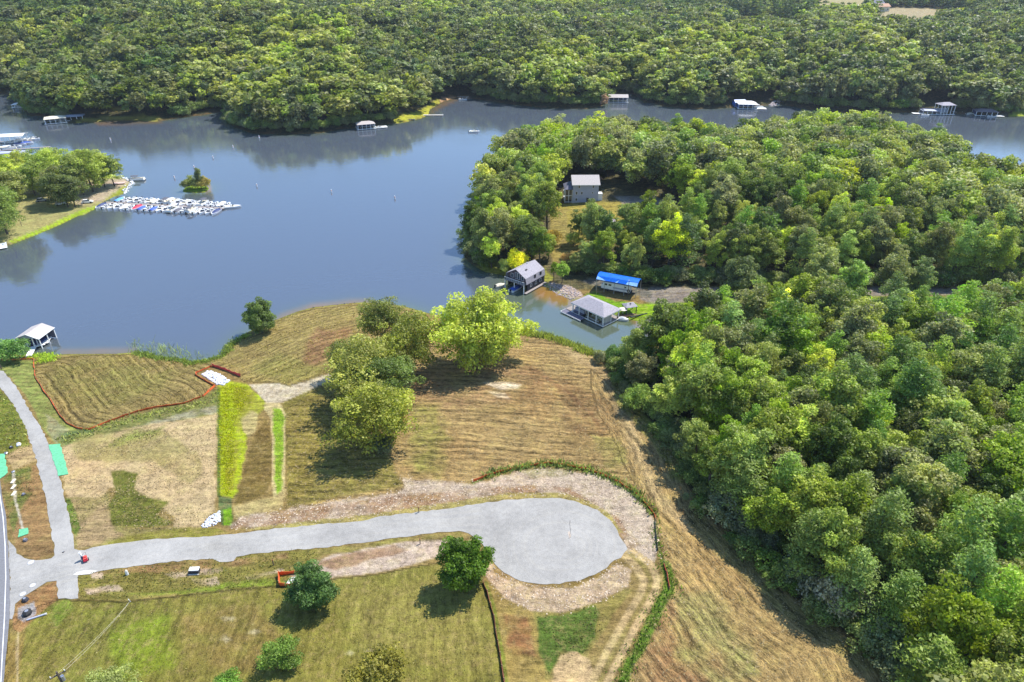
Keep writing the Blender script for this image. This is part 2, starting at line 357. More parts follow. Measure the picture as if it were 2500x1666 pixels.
zone([(605,1110),(622,1060),(648,1026),(662,1034),(664,1162),(650,1205),(600,1228),(572,1235),(575,1220),(600,1130)], (122,104,56), 4, 1)
zone([(648,982),(685,985),(699,1012),(697,1066),(695,1181),(685,1236),(666,1228),(664,1162),(664,1085),(661,1024),(645,1000)], (205,188,135), 3, 1, 3)
zone([(666,998),(686,998),(695,1020),(692,1066),(688,1181),(684,1215),(674,1215),(669,1162),(670,1085),(667,1040)], (136,172,48), 5, 3, 3)
zone([(570,1236),(664,1214),(700,1190),(690,1240),(600,1262),(568,1268)], (190,170,115), 6, 3, 3)
zone([(700,1020),(760,960),(800,940),(800,1060),(760,1200),(700,1230)], (140,128,62), 8, 3); 
zone([(605,938),(681,936),(708,943),(796,915),(870,895),(870,915),(796,936),(685,984),(651,984),(631,962)], (205,192,165), 3, 2, 3, strength=0.25)
# bare ground by the lane
BARE = [(146,1092),(230,1068),(344,1040),(440,1026),(528,1010),(530,1066),(528,1162),(524,1246),(486,1290),(425,1287),(427,1257),(383,1235),(320,1200),(268,1190),(240,1230),(165,1219),(150,1140)]
zone(BARE, (203, 178, 134), 6, 6, 3, strength=0.2)
zone([(165,1215),(240,1215),(268,1200),(268,1270),(300,1290),(380,1290),(486,1290),(500,1310),(306,1324),(207,1342),(182,1342),(176,1299)], (150,138,85), 6, 4, 4)
zone([(165,1220),(270,1215),(280,1290),(300,1310),(190,1340)], (175,150,110), 8, 5, 2, patch=0.8)
zone([(268,1150),(300,1146),(337,1154),(328,1196),(367,1219),(417,1230),(383,1257),(425,1275),(410,1285),(325,1287),(273,1283),(264,1230),(285,1200)], (112,116,48), 6, 5, 5)
zone([(180,1060),(300,1050),(420,1060),(480,1100),(500,1160),(470,1180),(380,1130),(240,1130),(180,1110)], (160,150,90), 14, 10, 4, patch=0.9, amt=0.8)
zone([(265,1080),(310,1052),(400,1045),(395,1060),(330,1075),(270,1092)], (148,150,80), 14, 10, 2, patch=1.0, po=3)
zone([(300,1310),(420,1290),(520,1290),(560,1300),(500,1312),(383,1318),(306,1326),(245,1335)], (140,135,62), 5, 3, 3)
zone([(160,1215),(176,1220),(195,1290),(185,1310),(172,1290)], (105,125,50), 4, 2, 3)
# straw blankets around the turning circle
STRN = [(566,1290),(574,1265),(689,1246),(804,1227),(915,1211),(984,1196),(976,1165),(1068,1177),(1144,1181),(1221,1163),(1317,1142),(1393,1148),(1470,1163),(1527,1192),(1573,1234),(1596,1273),(1604,1310),(1604,1360),(1581,1374),(1535,1350),(1522,1322),(1510,1290),(1489,1265),(1440,1232),(1370,1208),(1240,1210),(1100,1232),(900,1262),(700,1284)]
zone(STRN, (203, 184, 162), 8, 9, 3, strength=0.3)
zone([(566,1292),(600,1262),(804,1232),(984,1208),(1100,1200),(1221,1185),(1393,1192),(1480,1240),(1560,1330),(1535,1345),(1489,1265),(1440,1232),(1370,1212),(1240,1212),(1100,1234),(900,1262),(700,1284)], (165,132,100), 8, 6, 2.5, patch=0.9)
zone([(566,1296),(700,1278),(900,1256),(1100,1226),(1240,1204),(1370,1202),(1440,1224),(1489,1255),(1522,1300),(1508,1300),(1440,1240),(1366,1219),(1240,1221),(900,1273),(700,1293)], (172,158,95), 3, 2, 2)
zone([(1260,1150),(1330,1142),(1400,1150),(1380,1162),(1290,1168)], (165,160,105), 6, 4, 2, patch=0.9, po=2)
STRS = [(1183,1403),(1200,1376),(1232,1403),(1300,1428),(1366,1432),(1420,1424),(1470,1400),(1500,1372),(1539,1391),(1532,1433),(1451,1474),(1374,1495),(1298,1493),(1229,1458)]
zone(STRS, (200, 174, 142), 6, 5, 3, strength=0.3)
zone([(1200,1380),(1232,1400),(1300,1424),(1366,1427),(1430,1415),(1475,1392),(1500,1368),(1510,1375),(1470,1408),(1400,1436),(1300,1438),(1215,1405)], (150,125,70), 4, 3, 2, patch=0.9)
zone([(765,1372),(842,1349),(915,1334),(1030,1319),(1125,1317),(1118,1345),(1030,1372),(953,1391),(870,1404),(800,1411),(700,1409),(735,1385)], (208,186,166), 5, 4, 3, strength=0.3)
zone([(765,1376),(842,1352),(960,1332),(1000,1345),(900,1370),(820,1395)], (170,138,110), 6, 5, 2, patch=0.9)
zone([(640,1350),(800,1340),(990,1313),(1068,1303),(1121,1300),(1140,1310),(1100,1318),(990,1322),(840,1350),(700,1365),(600,1372)], (150,140,75), 4, 3, 3, patch=0.95)
# verge south of the road
zone([(191,1403),(325,1384),(421,1372),(520,1366),(612,1353),(727,1343),(800,1340),(770,1372),(735,1388),(700,1412),(670,1430),(574,1438),(440,1452),(306,1466),(191,1464)], (136,128,64), 5, 3, 5)
zone([(191,1403),(325,1384),(460,1370),(600,1362),(700,1350),(700,1362),(480,1398),(300,1400)], (150,120,80), 8, 4, 2, patch=0.7)
for pl in ([(400,1400),(540,1388),(545,1398),(420,1412)], [(200,1438),(290,1430),(300,1440),(215,1452)], [(220,1400),(255,1398),(250,1412),(225,1414)], [(470,1415),(530,1410),(535,1428),(480,1430)], [(600,1410),(690,1388),(692,1394),(610,1418)]):
    zone(pl, (205,182,155), 5, 4, 2, patch=0.8)
zone([(310,1452),(440,1444),(570,1420),(680,1412),(700,1428),(574,1438),(440,1452)], (130,150,50), 8, 4, 3, amt=0.8)
# lawn
LAWN = [(25,1530),(100,1478),(142,1465),(200,1466),(306,1470),(440,1456),(574,1440),(670,1432),(727,1431),(804,1415),(915,1404),(1030,1381),(1106,1372),(1160,1395),(1179,1422),(1198,1479),(1209,1544),(1221,1602),(1232,1666),(1275,1960),(-300,1960),(0,1700)]
ix, al = zone(LAWN, (136, 130, 62), 4, 1)
m = al > 0.5; jx = ix[m]; SUV[jx, 0] = gx[jx]*0.99+gy[jx]*0.1; SUV[jx, 1] = gy[jx]; STR[jx] = 0.45
zone([(120,1480),(400,1480),(480,1640),(300,1700),(60,1700),(60,1560)], (124,126,52), 40, 20, 8, amt=0.6, patch=0.8)
zone([(280,1540),(400,1500),(430,1640),(290,1660)], (132,150,42), 30, 14, 6, amt=0.7)
zone([(440,1500),(620,1480),(700,1560),(600,1640),(460,1640)], (140,118,68), 30, 14, 6, amt=0.7, patch=0.8)
zone([(820,1450),(1100,1400),(1170,1460),(1200,1640),(900,1600)], (150,140,72), 40, 16, 8, amt=0.8)
ribbon([(191,1466),(306,1470),(440,1456),(574,1441),(670,1433),(760,1428)], 1.5, (85,80,40), 2, 1, 0.9)
zone([(15,1560),(44,1480),(60,1540),(45,1700),(10,1700)], (150,130,72), 6, 3, 3)
ribbon([(42,1500),(46,1530),(42,1600),(40,1680)], 3, (205,185,145), 3, 2, 0.7)
zone([(31,1512),(38,1475),(61,1456),(88,1439),(139,1418),(142,1463),(118,1480),(95,1500),(50,1545),(33,1540)], (165,125,82), 4, 2, 2)
zone([(45,1485),(85,1470),(88,1500),(60,1520),(42,1512)], (170,165,165), 4, 3, 2)
zone([(126,1480),(165,1462),(180,1490),(130,1530),(118,1510)], (125,145,55), 14, 8, 3, amt=0.8)
for u, v, r in ((555,1510,14),(570,1512,10),(550,1560,16),(620,1545,14),(850,1595,12),(900,1590,8)):
    zone([(u-r, v), (u, v-r*0.5), (u+r, v), (u, v+r*0.5)], (190,178,140), 8, 5, 2, patch=0.8)
# ground south east of the lawn
zone([(1183,1407),(1229,1460),(1300,1496),(1330,1500),(1340,1600),(1345,1700),(1240,1700),(1221,1602),(1198,1479)], (160,138,78), 6, 3, 4)
zone([(1230,1500),(1290,1510),(1310,1600),(1250,1600)], (150,108,70), 14, 8, 3, patch=0.8)
zone([(1298,1493),(1374,1496),(1451,1476),(1530,1436),(1546,1440),(1500,1500),(1440,1590),(1430,1640),(1330,1660),(1320,1560)], (148,136,74), 6, 3, 4)
zone([(1310,1508),(1374,1502),(1451,1479),(1462,1500),(1455,1560),(1428,1594),(1366,1592),(1359,1610),(1336,1646),(1318,1600)], (94,116,48), 8, 5, 3)
zone([(1366,1598),(1412,1592),(1440,1613),(1458,1666),(1500,1720),(1310,1720),(1343,1666)], (206,176,130), 5, 4, 2)
ribbon([(1520,1352),(1549,1382),(1572,1420),(1565,1450),(1530,1510),(1480,1590),(1440,1680)], 9, (205,178,128), 6, 2, 0.95)
ribbon([(1545,1350),(1588,1380),(1603,1415),(1600,1445),(1568,1505),(1520,1590),(1470,1690)], 9, (208,180,132), 6, 2, 0.95)
ribbon([(1535,1352),(1572,1385),(1588,1420),(1582,1448),(1548,1508),(1498,1590),(1455,1685)], 5, (160,145,85), 5, 2, 0.7)
WEEDLINE = [(1156,1177),(1185,1165),(1221,1153),(1280,1140),(1340,1132),(1380,1137),(1430,1147),(1470,1160),(1510,1180),(1550,1205),(1580,1235),(1598,1258),(1600,1272),(1603,1310),(1609,1341),(1623,1384),(1632,1410),(1634,1441),(1604,1487),(1585,1533),(1558,1586),(1535,1621),(1518,1680)]
ribbon(WEEDLINE[:12], 4, (85,115,35), 4, 2, 0.9)
ribbon(WEEDLINE[12:16], 3, (100,120,45), 4, 2, 0.9)
ribbon(WEEDLINE[15:], 13, (95,130,40), 8, 5, 0.95)
ribbon([(1186,1424),(1204,1479),(1215,1544),(1228,1602),(1240,1680)], 5, (120,130,50), 4, 2, 0.9)
# left shore park
zone([(31,596),(84,576),(154,546),(224,514),(244,508),(245,500),(200,512),(130,545),(60,575),(20,590)], (160,190,40), 3, 1)
zone([(255,493),(306,473),(312,455),(290,455),(250,480)], (150,160,50), 4, 2)
zone([(60,470),(120,480),(200,500),(255,490),(290,462),(318,443),(300,436),(200,450),(100,440),(60,440)], (195,175,155), 5, 3, 4, amt=0.85)
zone([(50,420),(58,400),(20,392),(-100,392),(-100,440)], (165,155,110), 3)
zone([(180,301),(268,294),(383,296),(400,290),(350,280),(200,290)], (165,160,70), 3, 1, 8, amt=0.9)
zone([(270,262),(312,258),(310,272),(275,272)], (190,180,90), 2)
zone([(960,300),(984,299),(1030,288),(1048,280),(1050,266),(1080,248),(1066,244),(1040,262),(1020,272),(960,285)], (185,185,60), 3, 1, 8, amt=0.95)
zone([(1070,250),(1114,240),(1150,240),(1120,233),(1080,240)], (215,170,130), 3, 1, 8)
zone([(2460,285),(2600,288),(2600,265),(2480,268)], (160,175,50), 3, 1)
# soil, mud and green fringes at the water's edge
fr = (idx == 0) & (s_ >= 0) & (s_ < 1.6) & (gy < 205); f_ = (1-s_[fr]/1.6)[:, None]*0.8; gc[fr] = gc[fr]*(1-f_)+np.array(srgb(150,165,60, K))*f_
gcl = np.clip(gc, 0.01, 0.9)

def ground_material():
    m, t, p, o = new_mat('ground_cover')
    g = N(t, 'ShaderNodeNewGeometry').outputs['Position']
    c = N(t, 'ShaderNodeAttribute', attribute_name='cover').outputs['Color']
    suv = N(t, 'ShaderNodeAttribute', attribute_name='swath').outputs['Vector']
    st = N(t, 'ShaderNodeAttribute', attribute_name='swath_depth').outputs['Fac']
    mot = noise(t, g, 0.75, 7, 0.8); c = mixc(t, ramp(t, mot, 0.5, 0.62, 0, 0.5), c, srgb(172, 150, 100, 0.66)); mot2 = noise(t, g, 0.33, 6, 0.75); c = mixc(t, ramp(t, mot2, 0.5, 0.66, 0, 0.14), c, srgb(118, 112, 52, 0.6))
    wv = N(t, 'ShaderNodeVectorMath', operation='ADD'); t.links.new(suv, wv.inputs[0])
    nd = N(t, 'ShaderNodeTexNoise'); nd.inputs['Scale'].default_value = 0.22; t.links.new(g, nd.inputs['Vector'])
    sc = N(t, 'ShaderNodeVectorMath', operation='SCALE'); sc.inputs[3].default_value = 1.6; t.links.new(nd.outputs['Color'], sc.inputs[0]); t.links.new(sc.outputs[0], wv.inputs[1])
    mp = N(t, 'ShaderNodeMapping'); mp.inputs['Scale'].default_value = (0.9, 0.09, 1); t.links.new(wv.outputs[0], mp.inputs[0])
    streak = noise(t, mp.outputs[0], 1.0, 4, 0.7)
    mp2 = N(t, 'ShaderNodeMapping'); mp2.inputs['Scale'].default_value = (2.6, 0.5, 1); t.links.new(wv.outputs[0], mp2.inputs[0])
    streak2 = noise(t, mp2.outputs[0], 1.0, 3, 0.7)
    fine = noise(t, g, 1.1, 8, 0.78); fine2 = noise(t, g, 4.5, 4, 0.7); big = noise(t, g, 0.06, 4, 0.6); mid = noise(t, g, 0.3, 5, 0.65)
    s1 = ramp(t, streak, 0.36, 0.64, -0.5, 0.5); s2 = ramp(t, streak2, 0.34, 0.66, -0.42, 0.42)
    sx = N(t, 'ShaderNodeSeparateXYZ'); t.links.new(wv.outputs[0], sx.inputs[0]); s3 = mth(t, 'MULTIPLY', mth(t, 'SINE', mth(t, 'MULTIPLY', sx.outputs[0], 3.3)), ramp(t, mid, 0.35, 0.6, 0.06, 0.3))
    ss = mth(t, 'MULTIPLY', mth(t, 'ADD', mth(t, 'ADD', s1, s3), s2), mth(t, 'MULTIPLY', st, 0.8))
    f1 = ramp(t, fine, 0.3, 0.7, -0.46, 0.46); f2 = ramp(t, fine2, 0.3, 0.7, -0.3, 0.3); f3 = ramp(t, mid, 0.3, 0.7, -0.22, 0.22)
    k = mth(t, 'ADD', mth(t, 'ADD', mth(t, 'ADD', ss, f1), mth(t, 'ADD', f2, f3)), 1.0)
    k = mth(t, 'MAXIMUM', k, 0.25)
    cc = N(t, 'ShaderNodeCombineColor'); [t.links.new(k, cc.inputs[i]) for i in range(3)]
    base = mixc(t, 1.0, c, cc.outputs[0], 'MULTIPLY')
    # dry and green blades mixed in
    g2 = mixc(t, ramp(t, mid, 0.48, 0.7, 0, 0.35), base, mixc(t, 1.0, base, (0.86, 1.04, 0.72), 'MULTIPLY'))
    g3 = mixc(t, ramp(t, big, 0.45, 0.7, 0, 0.45), g2, mixc(t, 1.0, g2, (1.16, 0.98, 0.9), 'MULTIPLY'))
    t.links.new(g3, p.inputs['Base Color'])
    hgt = mth(t, 'ADD', mth(t, 'MULTIPLY', ss, 0.6), mth(t, 'ADD', mth(t, 'MULTIPLY', fine, 1.0), mth(t, 'MULTIPLY', fine2, 0.4)))
    b = N(t, 'ShaderNodeBump'); b.inputs['Distance'].default_value = 0.35; b.inputs['Strength'].default_value = 0.9; t.links.new(hgt, b.inputs['Height'])
    t.links.new(b.outputs[0], p.inputs['Normal']); p.inputs['Roughness'].default_value = 0.95; p.inputs['Specular IOR Level'].default_value = 0.1
    return m
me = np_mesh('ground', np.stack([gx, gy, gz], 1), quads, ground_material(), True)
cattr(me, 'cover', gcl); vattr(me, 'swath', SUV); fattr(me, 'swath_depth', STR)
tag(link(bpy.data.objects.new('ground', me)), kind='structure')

# ------------------------------------------------------------------ the lake
wv_ = np.concatenate([np.arange(190, 900, 6.0)]); wy = W(1250.0, wv_)[1]
wu = np.arange(-600, 3100, 8.0); wd = wy*CP+CAM_H*SP
WX = wd[:, None]*((wu-1250)/FPX)[None, :]; WY = np.repeat(wy[:, None], len(wu), 1); wr, wc = WX.shape
wx, wyy = WX.ravel(), WY.ravel(); wpu, wpv = proj(wx, wyy, 0*wx)
i0 = (np.arange(wr-1)[:, None]*wc+np.arange(wc-1)[None, :]).ravel()
mw, t, p, o = new_mat('lake_water')
g = N(t, 'ShaderNodeNewGeometry').outputs['Position']
sh = N(t, 'ShaderNodeAttribute', attribute_name='clay').outputs['Fac']
dp = N(t, 'ShaderNodeAttribute', attribute_name='shallow').outputs['Fac']
body = mixc(t, dp, srgb(76, 84, 94), srgb(86, 98, 60))
body = mixc(t, sh, body, srgb(165, 120, 60, 0.7))
t.links.new(body, p.inputs['Base Color']); p.inputs['Roughness'].default_value = 0.07; p.inputs['IOR'].default_value = 1.85; p.inputs['Specular IOR Level'].default_value = 0.8; p.inputs['Specular Tint'].default_value = (0.95, 0.9, 1.0, 1)
t.links.new(ramp(t, noise(t, g, 0.012, 4, 0.6), 0.4, 0.65, 0.05, 0.13), p.inputs['Roughness']); n1 = noise(t, g, 0.35, 3); n2 = noise(t, g, 1.6, 3)
b = N(t, 'ShaderNodeBump'); b.inputs['Distance'].default_value = 0.06; b.inputs['Strength'].default_value = 0.55
t.links.new(mth(t, 'ADD', n1, mth(t, 'MULTIPLY', n2, 0.3)), b.inputs['Height']); t.links.new(b.outputs[0], p.inputs['Normal'])
me = np_mesh('water', np.stack([wx, wyy, 0*wx], 1), np.stack([i0, i0+wc, i0+wc+1, i0+1], 1), mw, True)
wsd = -shore(wx, wyy)[0]
clay = np.zeros(len(wx))
def clayzone(poly, f, a):
    global clay
    clay = np.maximum(clay, a*sstep(-f, f*0.3, sdist(wpu, wpv, poly)))
clayzone([(1310,700),(1340,703),(1393,735),(1388,745),(1350,735),(1315,718)], 22, 0.95)
clayzone([(650,800),(690,772),(765,748),(861,738),(900,738),(900,742),(765,755),(681,785)], 14, 0.7)
clayzone([(150,858),(330,854),(333,862),(150,866)], 12, 0.5)
clayzone([(500,455),(512,455),(514,466),(505,470)], 5, 0.9)
clayzone([(1540,775),(1600,800),(1600,820),(1570,815)], 12, 0.6)
clayzone([(230,298),(390,296),(395,300),(240,304)], 5, 0.5)
clayzone([(1045,282),(1075,252),(1115,241),(1110,247),(1075,262)], 5, 0.6)
fattr(me, 'clay', clay*(0.6+0.4*vnoise(wx, wyy, 4, 3))); fattr(me, 'shallow', np.exp(-np.maximum(wsd, 0)/3.0)*0.8+0.5*sstep(-20, 20, sdist(wpu, wpv, [(1200,690),(1330,690),(1530,780),(1600,815),(1480,870),(1280,810),(1190,760)])))
tag(link(bpy.data.objects.new('water', me)), kind='structure')

# ------------------------------------------------------------------ roads
def sheet(name, pxpoly, lift, m, step=2.2, ragged=0.25, seed=1, swath=None, kind='structure'):
    rr = random.Random(seed); P = np.array(pxpoly, float)
    x, y, z = G(P[:, 0], P[:, 1]); n = len(x); B = []
    for i in range(n):
        a = Vector((x[i], y[i])); c = Vector((x[(i+1) % n], y[(i+1) % n])); L = (c-a).length; k = max(1, int(L/0.9))
        for j in range(k):
            q = a.lerp(c, j/k); nn = Vector((c.y-a.y, a.x-c.x)).normalized() if L > 0 else Vector((0, 0))
            B.append(q+nn*rr.uniform(-ragged, ragged))
    bx = np.array([q.x for q in B]); by = np.array([q.y for q in B]); poly = list(zip(bx, by))
    X, Y = np.meshgrid(np.arange(bx.min(), bx.max(), step), np.arange(by.min(), by.max(), step)); X = X.ravel(); Y = Y.ravel()
    m_ = sdist(X, Y, poly) > 0.5; pts = B+[Vector((a, b)) for a, b in zip(X[m_], Y[m_])]
    nb = len(B); r = geometry.delaunay_2d_cdt(pts, [(i, (i+1) % nb) for i in range(nb)], [], 0, 1e-5)
    V2 = np.array([tuple(q) for q in r[0]]); F = r[2]
    cen = np.array([V2[list(f)].mean(0) for f in F]); ok = inside(cen[:, 0], cen[:, 1], poly)
    F = np.array([f for f, k in zip(F, ok) if k and len(f) == 3]); 
    Z = height(V2[:, 0], V2[:, 1])+lift
    me = np_mesh(name, np.column_stack([V2, Z]), F, m, True)
    if swath is not None: vattr(me, 'swath', swath(V2[:, 0], V2[:, 1]))
    return tag(link(bpy.data.objects.new(name, me)), kind=kind)
GRAVEL = [(24,1510),(25,1430),(21,1353),(19,1320),(23,1320),(33,1334),(42,1351),(61,1363),(88,1368),(126,1364),(132,1357),(132,1334),(122,1280),(111,1219),(96,1158),(86,1112),(69,1066),(57,1031),(38,997),(19,970),(0,947),(-80,895),(-80,858),(0,906),(8,907),(23,924),(38,943),(54,970),(77,1008),(96,1039),(111,1066),(119,1081),(134,1127),(153,1192),(165,1246),(176,1299),(180,1342),(207,1343),(245,1334),(306,1325),(383,1317),(497,1311),(574,1304),(670,1292),(765,1282),(899,1271),(915,1264),(1030,1250),(1106,1240),(1164,1231),(1240,1221),(1317,1217),(1366,1217),(1412,1227),(1458,1246),(1489,1269),(1508,1296),(1519,1322),(1533,1342),(1516,1363),(1500,1368),(1481,1386),(1451,1403),(1412,1418),(1366,1426),(1317,1428),(1271,1418),(1232,1399),(1209,1378),(1198,1357),(1187,1342),(1167,1319),(1144,1303),(1121,1298),(1068,1301),(991,1311),(896,1324),(800,1337),(727,1342),(612,1353),(578,1360),(570,1372),(536,1373),(520,1364),(421,1372),(325,1384),(245,1395),(191,1403),(191,1462),(142,1463),(139,1418),(115,1422),(88,1439),(61,1456),(38,1475),(31,1512)]
mg, t, p, o = new_mat('packed_gravel')
g = N(t, 'ShaderNodeNewGeometry').outputs['Position']; sw = N(t, 'ShaderNodeAttribute', attribute_name='swath').outputs['Vector']
mp = N(t, 'ShaderNodeMapping'); mp.inputs['Scale'].default_value = (1.3, 0.05, 1); t.links.new(sw, mp.inputs[0])
trk = noise(t, mp.outputs[0], 1.0, 4, 0.65); fn = noise(t, g, 5.0, 4, 0.7); bgn = noise(t, g, 0.16, 5, 0.6); spk = noise(t, g, 1.3, 6, 0.75)
k = mth(t, 'ADD', mth(t, 'ADD', ramp(t, trk, 0.35, 0.65, -0.02, 0.025), ramp(t, fn, 0.3, 0.7, -0.1, 0.1)), mth(t, 'ADD', ramp(t, bgn, 0.3, 0.7, -0.17, 0.15), ramp(t, spk, 0.3, 0.7, 0.86, 1.12)))
cc = N(t, 'ShaderNodeCombineColor'); [t.links.new(k, cc.inputs[i]) for i in range(3)]
warm = mixc(t, ramp(t, trk, 0.5, 0.66, 0, 0.14), srgb(184, 181, 176, 0.66), srgb(206, 196, 174, 0.7))
t.links.new(mixc(t, 1.0, warm, cc.outputs[0], 'MULTIPLY'), p.inputs['Base Color']); p.inputs['Roughness'].default_value = 0.9; p.inputs['Specular IOR Level'].default_value = 0.2
b = N(t, 'ShaderNodeBump'); b.inputs['Distance'].default_value = 0.08; t.links.new(fn, b.inputs['Height']); t.links.new(b.outputs[0], p.inputs['Normal'])
CCx, CCy = [float(q[0]) for q in G(np.array([1372.]), np.array([1332.]))[:2]]
RL = [tuple(G1(u, v)[:2]) for u, v in ((-60,1430),(60,1405),(180,1372),(400,1345),(700,1318),(1000,1284),(1180,1270))]
BL = [tuple(G1(u, v)[:2]) for u, v in ((155,1345),(140,1250),(100,1090),(20,940),(-80,870))]
def road_swath(x, y):
    dc = np.hypot(x-CCx-1.2*(vnoise(x, y, 6, 44)-.5), (y-CCy)*1.1-1.2*(vnoise(x, y, 7, 45)-.5)); dr = segdist(x, y, RL, False)
    a = np.where(x > CCx-13, dc, dr); b_ = segdist(x, y, BL, False); hasb = (b_ < 3.5) & (y > BL[0][1]+1)
    a = np.where(hasb, b_, a); return np.stack([a, np.where(hasb, y, x)*1.0, 0*x], 1)
sheet('gravel_road', GRAVEL, 0.05, mg, 1.6, 0.16, 3, road_swath)
asph = mat('asphalt', srgb(150, 150, 155, 0.55), 0.9, 0.15, 3.0)
sheet('asphalt_road', [(-140,1181),(-30,1060),(-20,1060),(0,1169),(6,1219),(15,1257),(21,1353),(25,1430),(24,1510),(15,1602),(9,1666),(-5,1800),(-200,1800),(-150,1500)], 0.09, asph, 3.0, 0.03, 4)
wl = mat('road_paint', (0.75, 0.75, 0.75), 0.7, 0.1, 3)
sheet('edge_line', [(-24,1100),(-1,1210),(7,1265),(12,1334),(13.5,1410),(10.5,1506),(5,1602),(0,1700),(2,1700),(7.2,1602),(12.7,1506),(15.7,1410),(14.2,1334),(9,1265),(1,1210),(-22,1100)], 0.105, wl, 3.0, 0.0, 5)

# ------------------------------------------------------------------ trees
def leaf_material(name, base=None, rnd=0.25, trans=0.42):
    m = bpy.data.materials.new(name); m.use_nodes = True; t = m.node_tree; t.nodes.clear()
    o = N(t, 'ShaderNodeOutputMaterial'); oi = N(t, 'ShaderNodeObjectInfo')
    c = oi.outputs['Color'] if base is None else base
    tint = N(t, 'ShaderNodeAttribute', attribute_name='tint').outputs['Fac']
    k = ramp(t, tint, 0, 1, 0.8, 3.7); cc = N(t, 'ShaderNodeCombineColor'); [t.links.new(k, cc.inputs[i]) for i in range(3)]
    col = mixc(t, 1.0, c, cc.outputs[0], 'MULTIPLY')
    col = mixc(t, ramp(t, tint, 0.4, 1.0, 0, 0.35), col, mixc(t, 1.0, col, (1.18, 1.12, 0.8), 'MULTIPLY'))
    hs = N(t, 'ShaderNodeHueSaturation'); t.links.new(col, hs.inputs['Color'])
    t.links.new(ramp(t, oi.outputs['Random'], 0, 1, 0.5-0.016*rnd/0.25, 0.5+0.014*rnd/0.25), hs.inputs['Hue'])
    r2 = mth(t, 'FRACT', mth(t, 'MULTIPLY', oi.outputs['Random'], 7.31)); r3 = mth(t, 'FRACT', mth(t, 'MULTIPLY', oi.outputs['Random'], 13.7))
    t.links.new(ramp(t, r2, 0, 1, 1-rnd, 1+rnd), hs.inputs['Value']); t.links.new(ramp(t, r3, 0, 1, 0.75, 1.12), hs.inputs['Saturation'])
    wm = mixc(t, 1.0, hs.outputs[0], (1.52, 1.34, 1.04), 'MULTIPLY'); d = N(t, 'ShaderNodeBsdfPrincipled'); t.links.new(wm, d.inputs['Base Color']); d.inputs['Roughness'].default_value = 0.5; d.inputs['Specular IOR Level'].default_value = 0.32
    tr = N(t, 'ShaderNodeBsdfTranslucent'); t.links.new(mixc(t, 1.0, hs.outputs[0], (1.75, 1.65, 0.6), 'MULTIPLY'), tr.inputs[0])
    mx = N(t, 'ShaderNodeMixShader'); mx.inputs[0].default_value = trans; t.links.new(d.outputs[0], mx.inputs[1]); t.links.new(tr.outputs[0], mx.inputs[2]); t.links.new(mx.outputs[0], o.inputs[0])
    return m
LEAF = leaf_material('leaves'); BARK = mat('bark', srgb(105, 92, 80, 0.7), 0.9, 0.3, 3.0); DEADBARK = mat('dead_wood', srgb(150, 140, 135), 0.9, 0.2, 3)

